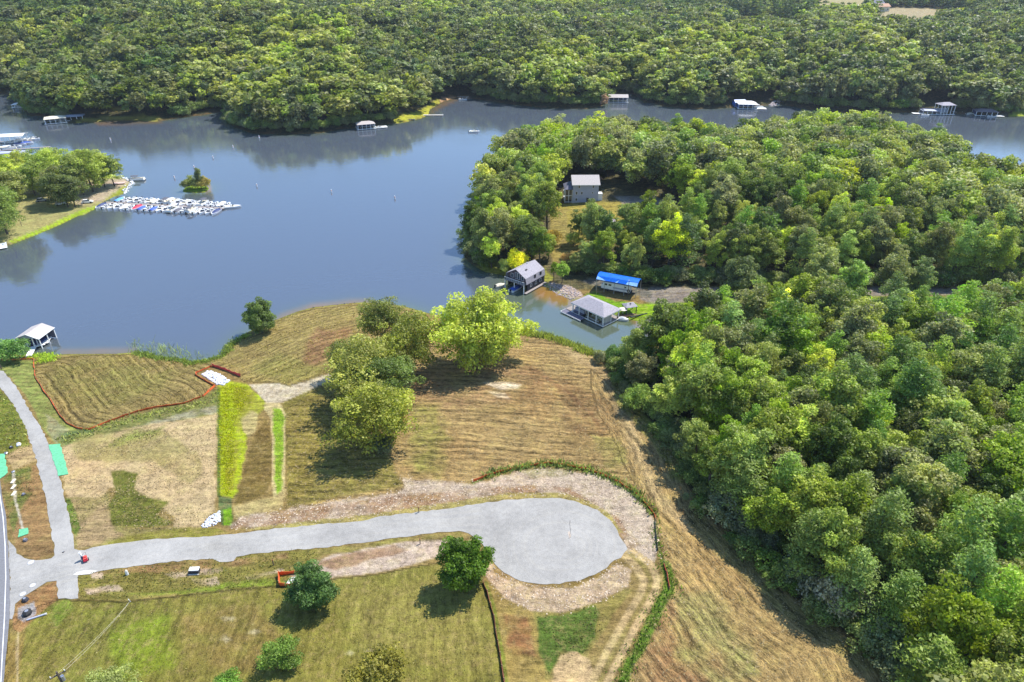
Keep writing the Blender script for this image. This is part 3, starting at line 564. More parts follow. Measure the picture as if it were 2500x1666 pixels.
def leaf_quads(C, Nn, size, rng, sq=1.0):
    n = len(C); Nn = Nn/np.linalg.norm(Nn, axis=1, keepdims=True)
    a = np.cross(Nn, rng.normal(size=(n, 3))); a /= np.linalg.norm(a, axis=1, keepdims=True)+1e-9; b = np.cross(Nn, a)
    s = (size*rng.uniform(0.6, 1.35, n))[:, None]
    V = np.stack([C-a*s*0.5, C-b*s*0.36*sq+Nn*s*0.06, C+a*s*0.5, C+b*s*0.36*sq-Nn*s*0.05], 1).reshape(-1, 3)
    return V, np.arange(4*n).reshape(n, 4)
def crown_mesh(name, seed, R_=1.0, z0=0.25, z1=1.0, nclump=46, per=90, leaf=0.06, kind='round', lump=0.34, fuzz=0.7, zmin=-0.55):
    """unit crown: height 1, radius R_ (fraction of the height)"""
    rng = np.random.default_rng(seed); cs = []; zc = (z0+z1)/2; rz = (z1-z0)/2
    V = []; T = []; Nrm = []
    for i in range(nclump):
        if kind == 'pine':
            q = rng.random()**0.8; z = z0+(z1-z0)*q; rr = R_*(1-q)**0.65*rng.uniform(0.35, 1.0); th = rng.uniform(0, 2*math.pi)
            c = np.array([rr*math.cos(th), rr*math.sin(th), z]); cr = R_*lump*(0.55+0.6*(1-q)); sc = np.array([1.25, 1.25, 0.42])
        elif kind == 'cone':
            q = rng.random(); z = z0+(z1-z0)*q; rr = R_*(1-q**1.5)**0.8*rng.uniform(0.55, 1.0)*0.8; th = rng.uniform(0, 2*math.pi)
            c = np.array([rr*math.cos(th), rr*math.sin(th), z]); cr = R_*lump*(1-0.4*q); sc = np.array([1, 1, 0.95])
        else:
            d = rng.normal(size=3); d /= np.linalg.norm(d); d[2] = d[2] if d[2] > zmin else -d[2]*0.6
            rad = rng.uniform(0.5, 1.0); asym = 1+0.25*math.sin(2*math.atan2(d[1], d[0])+seed)+0.15*math.sin(5*math.atan2(d[1], d[0])+2*seed+4*d[2])
            c = np.array([d[0]*R_*rad*asym+0.1*R_*math.sin(seed+6*d[2]), d[1]*R_*rad*asym, zc+d[2]*rz*rad*(1+0.12*math.sin(seed*3+4*d[0]))]); cr = R_*lump*rng.uniform(0.65, 1.25); sc = np.array([1, 1, 0.8])
        n = max(8, int(per*(cr/(R_*lump))**2)); d = rng.normal(size=(n, 3)); d /= np.linalg.norm(d, axis=1, keepdims=True)
        lowm = (d[:, 2] < -0.2) & (rng.random(n) < 0.7); d[lowm, 2] *= -1
        pos = c+d*sc*cr*rng.uniform(0.6, 1.08, n)[:, None]
        nn = d*np.array([1, 1, 1.2])+rng.normal(size=(n, 3))*fuzz+np.array([0, 0, 0.25])
        V.append(pos); Nrm.append(nn); T.append(np.clip(rng.normal(0.5, 0.16)+rng.normal(0, 0.14, n), 0, 1))
    P = np.concatenate(V); P[:, 2] = np.maximum(P[:, 2], 0.01)
    Vv, F = leaf_quads(P, np.concatenate(Nrm), leaf, rng, 0.55 if kind == 'pine' else 1.0)
    me = np_mesh(name, Vv, F, LEAF); fattr(me, 'tint', np.concatenate(T), 'FACE'); return me
def trunk_mesh(name, seed, R_, z0, top=0.8, r=0.022, m=None):
    rr = random.Random(seed); mb = MB(); p = Vector((0, 0, -0.02)); k = 5
    for i in range(k):
        q = Vector((rr.uniform(-.012, .012)*(i+1), rr.uniform(-.012, .012)*(i+1), top*(i+1)/k)); mb.tube(p, q, r*(1-0.8*i/k), r*(1-0.8*(i+1)/k), 6, False)
        if i >= 1:
            for j in range(2):
                th = rr.uniform(0, 6.28); L = R_*rr.uniform(0.5, 0.8)*(1.1-0.15*i); mid = p.lerp(q, rr.random())
                e = mid+Vector((math.cos(th)*L, math.sin(th)*L, L*rr.uniform(0.4, 0.9))); mb.tube(mid, e, r*0.42*(1-0.15*i), r*0.1, 5, False)
        p = q
    return mb.mesh(name, m or BARK)
PROTO = {}
def proto(pk_, variants, **kw):
    L = []
    for i in range(variants):
        r = kw['R_']; L.append((crown_mesh('crown', len(pk_)*31+i*7, **{**kw}), trunk_mesh('trunk', i+5, r, kw['z0'])))
    PROTO[pk_] = L
proto('broadleaf', 8, R_=0.235, z0=0.06, nclump=92, per=110, leaf=0.026, lump=0.3, fuzz=0.85)
proto('spreading', 2, R_=0.5, z0=0.04, nclump=230, per=120, leaf=0.031, lump=0.21, fuzz=0.85, zmin=-0.92)
proto('narrow', 2, R_=0.2, z0=0.1, nclump=50, per=100, leaf=0.032, lump=0.42, fuzz=0.75)
proto('pine', 4, R_=0.24, z0=0.2, nclump=80, per=90, leaf=0.028, kind='pine', lump=0.33, fuzz=0.9)
proto('cedar', 1, R_=0.36, z0=0.02, nclump=130, per=150, leaf=0.036, lump=0.3, fuzz=0.75, zmin=-0.98)
proto('bush', 3, R_=0.75, z0=0.0, nclump=60, per=100, leaf=0.075, lump=0.32, fuzz=0.8)
proto('willow', 2, R_=0.42, z0=0.02, nclump=110, per=120, leaf=0.03, lump=0.28, fuzz=0.9, zmin=-0.95)
GREENS = {'mid green': (0.082, 0.118, 0.02), 'bright yellow-green': (0.135, 0.18, 0.02), 'dark green': (0.042, 0.068, 0.018), 'grey-green': (0.09, 0.108, 0.05), 'yellow': (0.25, 0.26, 0.02), 'lime green': (0.17, 0.25, 0.016), 'reddish': (0.13, 0.09, 0.03), 'blue-grey': (0.075, 0.1, 0.075)}
def tree(name, kind, tint, loc, h, rz, label, cat='tree', group=None, var=None, wide=1.0, col=None, trunk=True):
    L = PROTO[kind]; cm, tm = L[(var if var is not None else random.randrange(len(L))) % len(L)]
    t = thing(name, label, cat, loc, rz, group)
    c = link(bpy.data.objects.new('crown' if cat != 'bush' else 'foliage', cm), t); c.scale = (h*wide, h*wide, h)
    k = random.uniform(0.9, 1.1); c.color = (*[q*k for q in (col or GREENS[tint])], 1)
    if trunk:
        k_ = link(bpy.data.objects.new('trunk' if cat != 'bush' else 'stem', tm), t); k_.scale = (h, h, h)
    return t
def at(u, v): return G1(u, v)

# single trees and shrubs in the open
tree('cedar_tree', 'cedar', 'dark green', at(640, 812), 10.2, 0.3, 'round dark green cedar alone on the lake shore, its shadow on mown grass', wide=1.05)
tree('shade_tree', 'spreading', 'lime green', at(1178, 890), 19.5, 0.8, 'huge spreading lime green tree with bare earth in its shade', var=0, wide=1.02)
tree('leafy_tree', 'willow', 'mid green', at(945, 848), 14.5, 1.2, 'small crowned tree at the lake end of the clump', wide=0.95, col=(0.085, 0.108, 0.03), var=0)
tree('leafy_tree', 'willow', 'mid green', at(996, 915), 16, 2.2, 'tall feathery green tree between the clump and the huge lime tree', wide=0.98, col=(0.085, 0.105, 0.034), var=1)
tree('leafy_tree', 'willow', 'mid green', at(885, 990), 15.5, 3.0, 'broad olive green tree in the middle of the clump, leaning over the track', wide=1.2, col=(0.105, 0.122, 0.028), var=1)
tree('leafy_tree', 'willow', 'mid green', at(918, 1094), 14.8, 4.4, 'nearest tree of the clump, casting shadow on the mown grass', wide=1.2, col=(0.1, 0.125, 0.03), var=0)
tree('leafy_tree', 'willow', 'mid green', at(955, 990), 13, 5.2, 'dark tree at the shady back of the clump', wide=1.1, col=(0.05, 0.07, 0.024), var=1)
tree('leafy_tree', 'willow', 'mid green', at(850, 930), 11, 0.2, 'thin olive tree hanging over the pale dirt track', wide=0.9, col=(0.08, 0.1, 0.028), var=0)
tree('shrub', 'bush', 'yellow', at(975, 1035), 5.2, 0.2, 'shrub turning yellow on the right side of the clump', 'bush', wide=0.55, col=(0.2, 0.17, 0.02))
tree('shrub', 'bush', 'blue-grey', at(935, 1105), 4.0, 0.9, 'bluish low shrub at the foot of the nearest clump tree', 'bush', wide=0.75)
tree('lawn_tree', 'cedar', 'dark green', at(768, 1474), 7.8, 1.1, 'dense dark green round tree on the lawn beside the orange netting', col=(0.03, 0.085, 0.012), wide=1.1)
tree('lawn_tree', 'cedar', 'dark green', at(1134, 1428), 10, 1.9, 'ragged tall dark tree at the lawn corner beside the turning circle', col=(0.028, 0.06, 0.012), wide=1.0)
tree('shrub', 'bush', 'bright yellow-green', at(690, 1620), 3.5, 2.5, 'round bright green bush on the lawn below the dark tree', 'bush', col=(0.045, 0.085, 0.014), wide=1.0, var=1)
tree('shrub', 'bush', 'dark green', at(930, 1668), 4.7, 3.3, 'bush with brownish top at the bottom edge of the lawn', 'bush', col=(0.09, 0.1, 0.02), wide=1.0, var=2)
tree('shrub', 'bush', 'mid green', at(562, 1698), 3.0, 3.3, 'small dark bush cut by the bottom edge', 'bush', wide=0.9, var=0, col=(0.05, 0.11, 0.02))
tree('feathery_tree', 'willow', 'grey-green', at(300, 1745), 8.0, 0.4, 'feathery grey-green treetop at the bottom edge beside the utility pole', wide=1.1, col=(0.1, 0.14, 0.05), var=1)
tree('shrub', 'bush', 'mid green', at(30, 878), 5.0, 1.4, 'rounded green bush by the shore left of the small boathouse', 'bush', wide=1.15, var=0, col=(0.06, 0.12, 0.03))
for u, v, h, l in ((1495,880,3.5,'dark round shrub nearest the cove, at the tip of the wood'), (1530,895,4.2,'second dark shrub along the meadow corner'), (1570,885,5,'dark shrub at the cove head beside the tall trees'), (1545,925,4.6,'tall dark shrub between meadow and wood edge')):
    tree('shrub', 'bush', 'dark green', at(u, v), h, u, l, 'bush', 'dark shrubs at the head of the cove', wide=0.9, col=(0.035, 0.075, 0.02))
tree('shrub', 'bush', 'bright yellow-green', at(1555, 1000), 6, 3.4, 'bright green bush standing out from the wood edge into the meadow', 'bush', wide=0.7, col=(0.09, 0.16, 0.02))
tree('shrub', 'bush', 'blue-grey', at(1772, 1275), 6.5, 3.4, 'bluish grey round bush at the foot of the wood', 'bush', wide=0.75, col=(0.085, 0.11, 0.085))
tree('shrub', 'bush', 'blue-grey', at(2035, 1490), 6.0, 1.4, 'silvery grey bush at the wood edge near the lower right', 'bush', wide=0.85, col=(0.1, 0.115, 0.1))
tree('shrub', 'bush', 'blue-grey', at(1955, 1420), 5.0, 1.4, 'grey-green bush at the wood edge above the silvery one', 'bush', wide=0.8, col=(0.07, 0.1, 0.07))
tree('shrub', 'bush', 'blue-grey', at(2165, 1600), 6.0, 1.4, 'grey bush in the bottom corner of the wood', 'bush', wide=0.8, col=(0.07, 0.1, 0.06))
# cove shore
tree('shrub', 'bush', 'yellow', at(1262, 662), 6.5, 0.4, 'spreading yellow-leaved tree behind the gabled boathouse', 'bush', col=(0.3, 0.3, 0.03), wide=0.75)
tree('young_tree', 'narrow', 'yellow', at(1200, 655), 12.5, 0.4, 'yellow-green tree on the point left of the gabled boathouse', col=(0.2, 0.24, 0.02), wide=1.1)
tree('young_tree', 'narrow', 'grey-green', at(1235, 615), 14, 0.4, 'slim grey-green tree on the peninsula point', col=(0.11, 0.15, 0.04), wide=1.05)
tree('young_tree', 'narrow', 'bright yellow-green', at(1372, 692), 7.5, 0.4, 'light green small tree beside the stony beach', col=(0.12, 0.18, 0.03), wide=1.3)
tree('young_tree', 'narrow', 'mid green', at(1352, 685), 7.0, 1.4, 'leaning thin tree beside the gabled boathouse dock', wide=0.7)
tree('young_tree', 'broadleaf', 'mid green', at(1318, 650), 14, 1.4, 'green tree above the gabled boathouse', wide=0.9)
tree('shrub', 'bush', 'dark green', at(1186, 652), 5, 1.0, 'low dark shrub on the peninsula point at the waterline', 'bush', wide=0.9)
tree('shrub', 'bush', 'grey-green', at(1236, 664), 4, 1.0, 'pale shrub between the yellow-green tree and the gabled boathouse', 'bush', wide=0.9, col=(0.13, 0.17, 0.06))
tree('shrub', 'bush', 'reddish', at(1385, 650), 4, 1.0, 'brownish shrub on the slope above the beach', 'bush', wide=0.8, col=(0.2, 0.15, 0.08))
tree('shrub', 'bush', 'reddish', at(1345, 600), 5, 2.0, 'orange-yellow shrub on the bare slope below the house', 'bush', wide=0.8, col=(0.15, 0.13, 0.025))
tree('shrub', 'bush', 'yellow', at(1400, 600), 4.5, 2.6, 'yellow-green shrub below the shed roofs', 'bush', wide=0.8, col=(0.16, 0.2, 0.02))
for u, v, h, l, c in ((1432,662,11,'slim tree at the left end above the blue carport',(0.08,0.12,0.03)), (1405,668,8,'low olive tree between stony beach and carport woods',(0.09,0.11,0.035)), (1340,632,9,'small tree on the bare slope above the gambrel boathouse',(0.1,0.14,0.03)), (1298,640,12,'tree filling the gap behind the yellow-leaved tree',(0.07,0.11,0.03))):
    tree('slope_tree', 'broadleaf', 'mid green', at(u, v), h, u*0.1, l, col=c, wide=1.1)
tree('dark_round_tree', 'broadleaf', 'dark green', at(1412, 592), 12, 2.0, 'round dark tree in front of the shed on the peninsula', wide=1.05)
tree('round_tree', 'cedar', 'grey-green', at(1800, 722), 13, 2.0, 'round grey-green tree standing by the shaded lane', wide=0.9, col=(0.08, 0.11, 0.05))
tree('round_tree', 'broadleaf', 'grey-green', at(1985, 745), 19, 2.0, 'tall pale green tree at the middle of the shaded lane', wide=1.0, col=(0.1, 0.13, 0.05))
tree('round_tree', 'broadleaf', 'mid green', at(2058, 770), 18, 3.0, 'narrow green tree right of the tall pale tree by the lane', wide=0.95, col=(0.08, 0.14, 0.035))
tree('round_tree', 'broadleaf', 'grey-green', at(2165, 750), 17, 4.0, 'grey-green tree left of the gap showing the shaded lane', wide=1.0, col=(0.09, 0.12, 0.05))
tree('round_tree', 'broadleaf', 'dark green', at(2225, 745), 15, 4.0, 'dark domed tree left of the gap showing the shaded lane', wide=0.95, col=(0.06, 0.1, 0.04))
tree('round_tree', 'cedar', 'lime green', at(2362, 775), 9.5, 1.0, 'round vivid green tree right of the gap showing the lane', col=(0.08, 0.2, 0.012), wide=1.2)
tree('yellow_tree', 'broadleaf', 'yellow', at(1888, 835), 16, 1.0, 'yellow-leaved tree at the far side of the near wood', col=(0.26, 0.29, 0.02), wide=1.0)
tree('yellow_tree', 'broadleaf', 'yellow', at(2205, 830), 14, 2.0, 'yellow-green tree left of the gap at the far side of the near wood', col=(0.2, 0.26, 0.02), wide=1.0)
tree('yellow_tree', 'broadleaf', 'yellow', at(1760, 860), 15, 3.0, 'golden green tree at the corner of the near wood by the cove', col=(0.2, 0.24, 0.02), wide=1.0)

# the park trees of the left shore
for i, (u, v, h, tint, l) in enumerate((
 (18,572,19,'mid green','tree standing nearest the lawn at the left edge, above the small jetty'), (-45,560,19,'mid green','tree cut by the left edge above the small jetty'), (34,530,20,'mid green','broad tree behind the front one at the left edge'),
 (0,490,18,'bright yellow-green','tree with sunlit yellowish top at the left edge'), (-40,500,19,'mid green','left edge tree deep behind the others'), (50,470,16,'bright yellow-green','yellowish tree right behind the left edge trees'),
 (86,478,15,'mid green','tree with a clear trunk beside the park lane'), (118,470,17,'mid green','second park tree from the lane, left half of the grove'), (140,497,16,'mid green','front tree of the grove with shade across the lane'),
 (166,505,15,'dark green','dark tree at the front of the grove with thin trunks'), (184,505,14,'dark green','dark tree beside the parked vehicles'), (205,476,18,'mid green','tall tree at the centre of the grove'),
 (228,468,19,'bright yellow-green','tallest yellow-green tree of the grove'), (256,458,17,'bright yellow-green','sunny tree at the point end of the grove'), (280,455,15,'mid green','last tree of the grove before the point'),
 (150,455,18,'bright yellow-green','sunny tree at the back of the grove near the marina'), (110,450,16,'mid green','back tree of the grove facing the far marina'), (200,450,17,'mid green','back tree in the middle of the grove'), (60,440,14,'bright yellow-green','low sunny tree between marina and grove'), (20,450,15,'bright yellow-green','bright tree beside the far marina at the left edge'))):
    tree('park_tree', 'broadleaf' if i % 3 else 'willow', tint, at(u, v), h*0.97, i*1.3, l, group='trees of the park on the left shore', wide=1.5 if i % 3 else 1.0)
for u, v, h, l, c in ((470,460,5,'bushy grey-green tree on the left half of the tiny island', (0.09,0.12,0.05)), (483,462,4.5,'yellowish bush in the middle of the tiny island', (0.16,0.17,0.04)), (503,462,5,'orange tinted bush at the right end of the tiny island', (0.17,0.16,0.04)), (458,463,4,'low bush at the left end of the tiny island', (0.09,0.11,0.05))):
    tree('island_bush', 'bush', 'mid green', at(u, v), h, u, l, 'bush', 'bushes on the tiny island', wide=0.7, col=c)
tree('island_tree', 'narrow', 'grey-green', at(492, 461), 10, 0.5, 'sparse upright tree rising above the tiny island', col=(0.08, 0.1, 0.05), wide=0.8)

# woods: every tree that shows large is a thing, the rest one mass
def scatter(poly, spacing, inset=0.0, holes=(), seed=3, jitter=0.42):
    rng = np.random.default_rng(seed); P = np.array(poly, float); x, y, z = G(P[:, 0], P[:, 1]); wp = list(zip(x, y))
    X, Y = np.meshgrid(np.arange(x.min(), x.max(), spacing), np.arange(y.min(), y.max(), spacing*0.87)); X[1::2] += spacing/2
    X = X.ravel()+rng.uniform(-1, 1, X.size)*spacing*jitter; Y = Y.ravel()+rng.uniform(-1, 1, Y.size)*spacing*jitter
    k = sdist(X, Y, wp) > inset; X, Y = X[k], Y[k]
    for hpoly, d in holes:
        Q = np.array(hpoly, float); hx, hy, hz_ = G(Q[:, 0], Q[:, 1]); k = sdist(X, Y, list(zip(hx, hy))) < -d; X, Y = X[k], Y[k]
    return X, Y, height(X, Y)
PENIN = [(1140,640),(1140,587),(1152,560),(1162,500),(1202,440),(1262,405),(1340,380),(1450,368),(1560,368),(1650,378),(1720,382),(1780,390),(1850,378),(1960,358),(2100,358),(2200,372),(2280,402),(2320,442),(2370,477),(2440,497),(2480,482),(2560,472),(2900,462),(3300,460),(3300,700),(2600,700),(2360,702),(2240,701),(1850,702),(1700,697),(1590,694),(1450,676),(1400,660),(1330,655),(1250,645),(1190,650)]
HOUSEGAP = [(1345,505),(1385,475),(1400,440),(1470,440),(1500,478),(1600,482),(1660,505),(1690,560),(1600,588),(1480,590),(1380,600),(1345,585)]
SLOPEGAP = [(1300,640),(1330,590),(1420,590),(1440,640),(1420,668),(1330,665)]
near = scatter(FOREST_R, 6.1, 2.6, [([(1560,700),(1660,740),(1665,842),(1640,880),(1560,850)], 1.5)], seed=5)
penn = scatter(PENIN, 7.2, 2.0, [(HOUSEGAP, 1.0), (SLOPEGAP, 0.5)], seed=6)
sites = []
for src, S in enumerate((near, penn)):
    for x, y, z in zip(*S):
        u, v = proj(x, y, z+9)
        if -60 < u < 2600 and -60 < v < 1760: sites.append((x, y, z, float(u), float(v), src))
sites.sort(key=lambda q: q[0]**2+q[1]**2+(q[2]-CAM_H)**2)
rng = np.random.default_rng(21)
def place_words(x, y, u, v, src):
    if src == 1:
        if u < 1350: return 'on the rounded peninsula end'
        if v < 470: return 'on the left back of the peninsula' if u < 1900 else 'on the right back of the peninsula'
        return ('above the blue carport' if u < 1750 else 'behind the shaded lane' if u < 2150 else 'on the peninsula near the right edge')
    e = float(segdist(np.array([x]), np.array([y]), EDGEw, False)[0])
    if e < 8: return ('at the meadow edge beside the cove' if v < 960 else 'at the meadow edge above the turning circle' if v < 1150 else 'at the meadow edge right of the turning circle' if v < 1350 else 'at the meadow edge in the lower right')
    if v < 800: return 'in the near wood, back row left' if u < 2050 else 'in the near wood, back row right'
    r = 'upper' if v < 1050 else 'middle' if v < 1330 else 'lower'
    c = 'left' if u < 1900 else 'centre' if u < 2250 else 'right'
    return f'inside the near wood, {r} {c}'
nb = npn = 0; rest_b = []; kinds_seen = {}
for (x, y, z, u, v, src) in sites:
    n1 = float(vnoise(np.array([x]), np.array([y]), 30, 21)[0]); pprob = (0.6 if n1 > 0.42 else 0.12) if (src == 0 and u > 1750) else (0.35 if (src == 1 and v > 500 and u > 1500) else 0.04)
    pine = rng.random() < pprob; r = rng.random()
    if pine:
        tint = 'mid green' if r < 0.6 else 'dark green' if r < 0.8 else 'bright yellow-green'; c = {'mid green': (0.075, 0.125, 0.03), 'dark green': (0.05, 0.09, 0.028), 'bright yellow-green': (0.1, 0.16, 0.03)}[tint]; h = rng.uniform(15, 21)
    else:
        tint = 'mid green' if r < 0.42 else 'bright yellow-green' if r < 0.64 else 'dark green' if r < 0.76 else 'grey-green' if r < 0.985 else 'yellow'; c = None; h = rng.uniform(12.5, 20.5)
        if src == 1: h *= 1.02
        if tint == 'yellow': c = (0.17, 0.22, 0.02)
    edge = float(segdist(np.array([x]), np.array([y]), EDGEw, False)[0]) if src == 0 else 99
    if edge < 5: h *= 0.72
    dead = rng.random() < 0.012 and src == 0
    key = 'pine' if pine else 'broadleaf'
    if (pine and npn < 170) or (not pine and nb < 285):
        lab = f'{tint} {"tufted pine" if pine else "rounded tree"} {place_words(x, y, u, v, src)}'
        tree('pine_tree' if pine else 'broadleaf_tree', key, tint, (x, y, z), h, rng.uniform(0, 6.28), lab, group='trees of the near wood' if src == 0 else 'trees on the peninsula', wide=(rng.uniform(0.85, 1.15) if not pine else rng.uniform(1.05, 1.35))*(1.25 if edge < 5 else 1.0), col=c)
        if pine: npn += 1
        else: nb += 1
    else: rest_b.append((x, y, z, h, {'mid green': 0, 'dark green': 1, 'bright yellow-green': 2, 'grey-green': 3, 'yellow': 4}[tint], 1 if pine else 0))
print('individual trees', nb, npn, 'rest', len(rest_b))

# masses of woodland: one object of points, a tree standing on every point
def lod_protos(tag_, cols, nclump, per, leaf, pine=True):
    L = []
    for i, c in enumerate(cols):
        mt = leaf_material(f'leaves_{tag_}_{i}', c, 0.3, 0.4)
        for kd in (('round',)*2 + (('pine',) if pine else ())):
            me = crown_mesh('tree_mass', 90+i*5+len(L), 0.29 if kd == 'round' else 0.26, 0.12, 1.0, nclump, per, leaf, kd, 0.4, 0.75)
            me.materials.clear(); me.materials.append(mt); L.append(me)
    return L
def mass(name, label, cat, pts, protos_, seed=1):
    """pts: x,y,z,height,index,width"""
    P = np.array([(q[0], q[1], q[2]) for q in pts]); me = bpy.data.meshes.new(name); me.vertices.add(len(P)); me.vertices.foreach_set('co', P.astype(np.float32).ravel()); me.update()
    rg = np.random.default_rng(seed)
    fattr(me, 'turn', rg.uniform(0, 6.28, len(P))); h = np.array([q[3] for q in pts]); wd = np.array([q[5] for q in pts])
    vattr(me, 'size', np.column_stack([h*wd, h*wd, h])); a = me.attributes.new('pick', 'INT', 'POINT'); a.data.foreach_set('value', np.array([q[4] for q in pts], dtype=np.int32))
    o = tag(link(bpy.data.objects.new(name, me)), label, cat, kind='stuff')
    c = bpy.data.collections.new(name+'_kinds')
    for i, pm in enumerate(protos_): c.objects.link(bpy.data.objects.new(f'kind_{i:02d}', pm))
    ng = bpy.data.node_groups.new(name+'_nodes', 'GeometryNodeTree')
    ng.interface.new_socket('Geometry', in_out='INPUT', socket_type='NodeSocketGeometry'); ng.interface.new_socket('Geometry', in_out='OUTPUT', socket_type='NodeSocketGeometry')
    gi, go = ng.nodes.new('NodeGroupInput'), ng.nodes.new('NodeGroupOutput'); ip = ng.nodes.new('GeometryNodeInstanceOnPoints'); ci = ng.nodes.new('GeometryNodeCollectionInfo')
    ci.inputs[0].default_value = c; ci.inputs[1].default_value = True; ci.inputs[2].default_value = True
    def na(nm, ty):
        n = ng.nodes.new('GeometryNodeInputNamedAttribute'); n.data_type = ty; n.inputs[0].default_value = nm; return n.outputs[0]
    cx = ng.nodes.new('ShaderNodeCombineXYZ'); ng.links.new(na('turn', 'FLOAT'), cx.inputs[2])
    ng.links.new(gi.outputs[0], ip.inputs['Points']); ng.links.new(ci.outputs[0], ip.inputs['Instance']); ip.inputs['Pick Instance'].default_value = True
    ng.links.new(na('pick', 'INT'), ip.inputs['Instance Index']); ng.links.new(cx.outputs[0], ip.inputs['Rotation']); ng.links.new(na('size', 'FLOAT_VECTOR'), ip.inputs['Scale'])
    ng.links.new(ip.outputs[0], go.inputs[0]); md = o.modifiers.new('nodes', 'NODES'); md.node_group = ng; return o
MIDP = lod_protos('mid', [(0.08, 0.115, 0.022), (0.042, 0.068, 0.02), (0.12, 0.16, 0.022), (0.086, 0.105, 0.05), (0.16, 0.19, 0.026)], 44, 60, 0.05)
pts = [(x, y, z, h*0.98, t_*3+(2 if pn else int(rng.integers(0, 2))), rng.uniform(0.9, 1.2)) for x, y, z, h, t_, pn in rest_b]
# beyond the picture on the right and just outside its edges
for S in (near, penn):
    for x, y, z in zip(*S):
        u, v = proj(x, y, z+9)
        if not (-60 < u < 2600 and -60 < v < 1760): pts.append((x, y, z, rng.uniform(13, 18), int(rng.integers(0, 12)), rng.uniform(0.9, 1.2)))
mass('peninsula_woodland', 'dense mixed green woodland covering the back of the peninsula', 'woodland', pts, MIDP, 4)
# far side of the lake
FARP = lod_protos('far', [(0.066, 0.09, 0.024), (0.042, 0.066, 0.026), (0.092, 0.118, 0.026), (0.07, 0.086, 0.042), (0.09, 0.11, 0.034)], 26, 34, 0.085, True)
def farwood():
    rg = np.random.default_rng(8); out = []
    for (y0, y1, sp) in ((380, 640, 8.3), (640, 1000, 8.8), (1000, 1500, 9.5), (1500, 2400, 13.0)):
        hw = (y1*CP+48)*0.86
        X, Y = np.meshgrid(np.arange(-hw, hw, sp), np.arange(y0, y1, sp*0.87)); X[1::2] += sp/2; X = X.ravel(); Y = Y.ravel()
        X += rg.uniform(-1, 1, X.size)*sp*0.45; Y += rg.uniform(-1, 1, Y.size)*sp*0.45
        k = np.abs(X) < (Y*CP+48)*0.86; X, Y = X[k], Y[k]
        sdv = sdist(X, Y, farw); k = sdv > 2.0; X, Y, sdv = X[k], Y[k], sdv[k]; Z = height(X, Y, (sdv, np.full(X.shape, 3)))
        pu_, pv_ = proj(X, Y, Z); keep = np.ones(len(X), bool)
        for pl in (*FARHOLES,
                   [(962,303),(984,300),(1030,288),(1050,280),(1056,266),(1080,250),(1066,244),(1052,262),(1025,276),(962,290)], [(270,278),(312,276),(330,292),(340,298),(180,303),(190,296),(260,290)], [(1070,252),(1114,241),(1150,242),(1150,234),(1100,232)], [(262,258),(318,256),(318,274),(262,276)], [(855,-12),(1000,-12),(1020,6),(900,10)], [(2462,286),(2600,290),(2600,262),(2480,264)], [(1780,262),(1900,262),(1900,246),(1780,246)], [(2230,274),(2330,276),(2330,256),(2240,254)]):
            keep &= ~inside(pu_, pv_, pl)
        X, Y, Z, sdv = X[keep], Y[keep], Z[keep], sdv[keep]
        nz = vnoise(X, Y, 60, 31)
        pv2 = proj(X, Y, Z)[1]; pu2 = proj(X, Y, Z)[0]
        piney = ((pu2 < 260) & (pv2 < 75)) | ((pu2 > 1480) & (pv2 < 60)) | ((pu2 > 1950) & (pu2 < 2400) & (pv2 < 30))
        t_ = np.where(nz+rg.normal(0, 0.16, len(X)) > 0.68, 2, np.where(rg.random(len(X)) < 0.25, 1, np.where(rg.random(len(X)) < 0.3, 3, 0))); t_ = np.where(piney & (rg.random(len(X)) < 0.8), 1, t_)
        pk = t_*3+np.where(piney, 2, rg.integers(0, 2, len(X)))
        hh = rg.uniform(12, 20, len(X))+6*vnoise(X, Y, 25, 33); hh *= np.where(sdv < 10, 0.85, 1.0); wdt = rg.uniform(0.75, 1.4, len(X))*(sp/7.0)**0.6
        # younger plantation without edge trees
        out += list(zip(X, Y, Z, hh, pk, wdt))
    return out
fp = farwood(); print('far trees', len(fp))
mass('far_woodland', 'unbroken green forest over the low hills across the lake', 'woodland', fp, FARP, 5)
for u, v, c, l in ((1135,58,(0.16,0.045,0.05),'dark red tree top in the forest above the narrow inlet'), (402,14,(0.2,0.04,0.06),'crimson tree top near the top edge of the forest'), (1475,262,(0.17,0.12,0.11),'pinkish small tree at the tip of the far promontory left of a boathouse')):
    p_ = at(u, v); tree('red_tree', 'broadleaf', 'reddish', p_, 17 if v < 200 else 9, 0.3, l, col=c, wide=1.25)

DRY = mat('dry_stalks', (0.34, 0.26, 0.13), 0.9, 0.35, 1.5); STRAW = mat('straw', (0.55, 0.44, 0.33), 0.9, 0.3, 1.5)
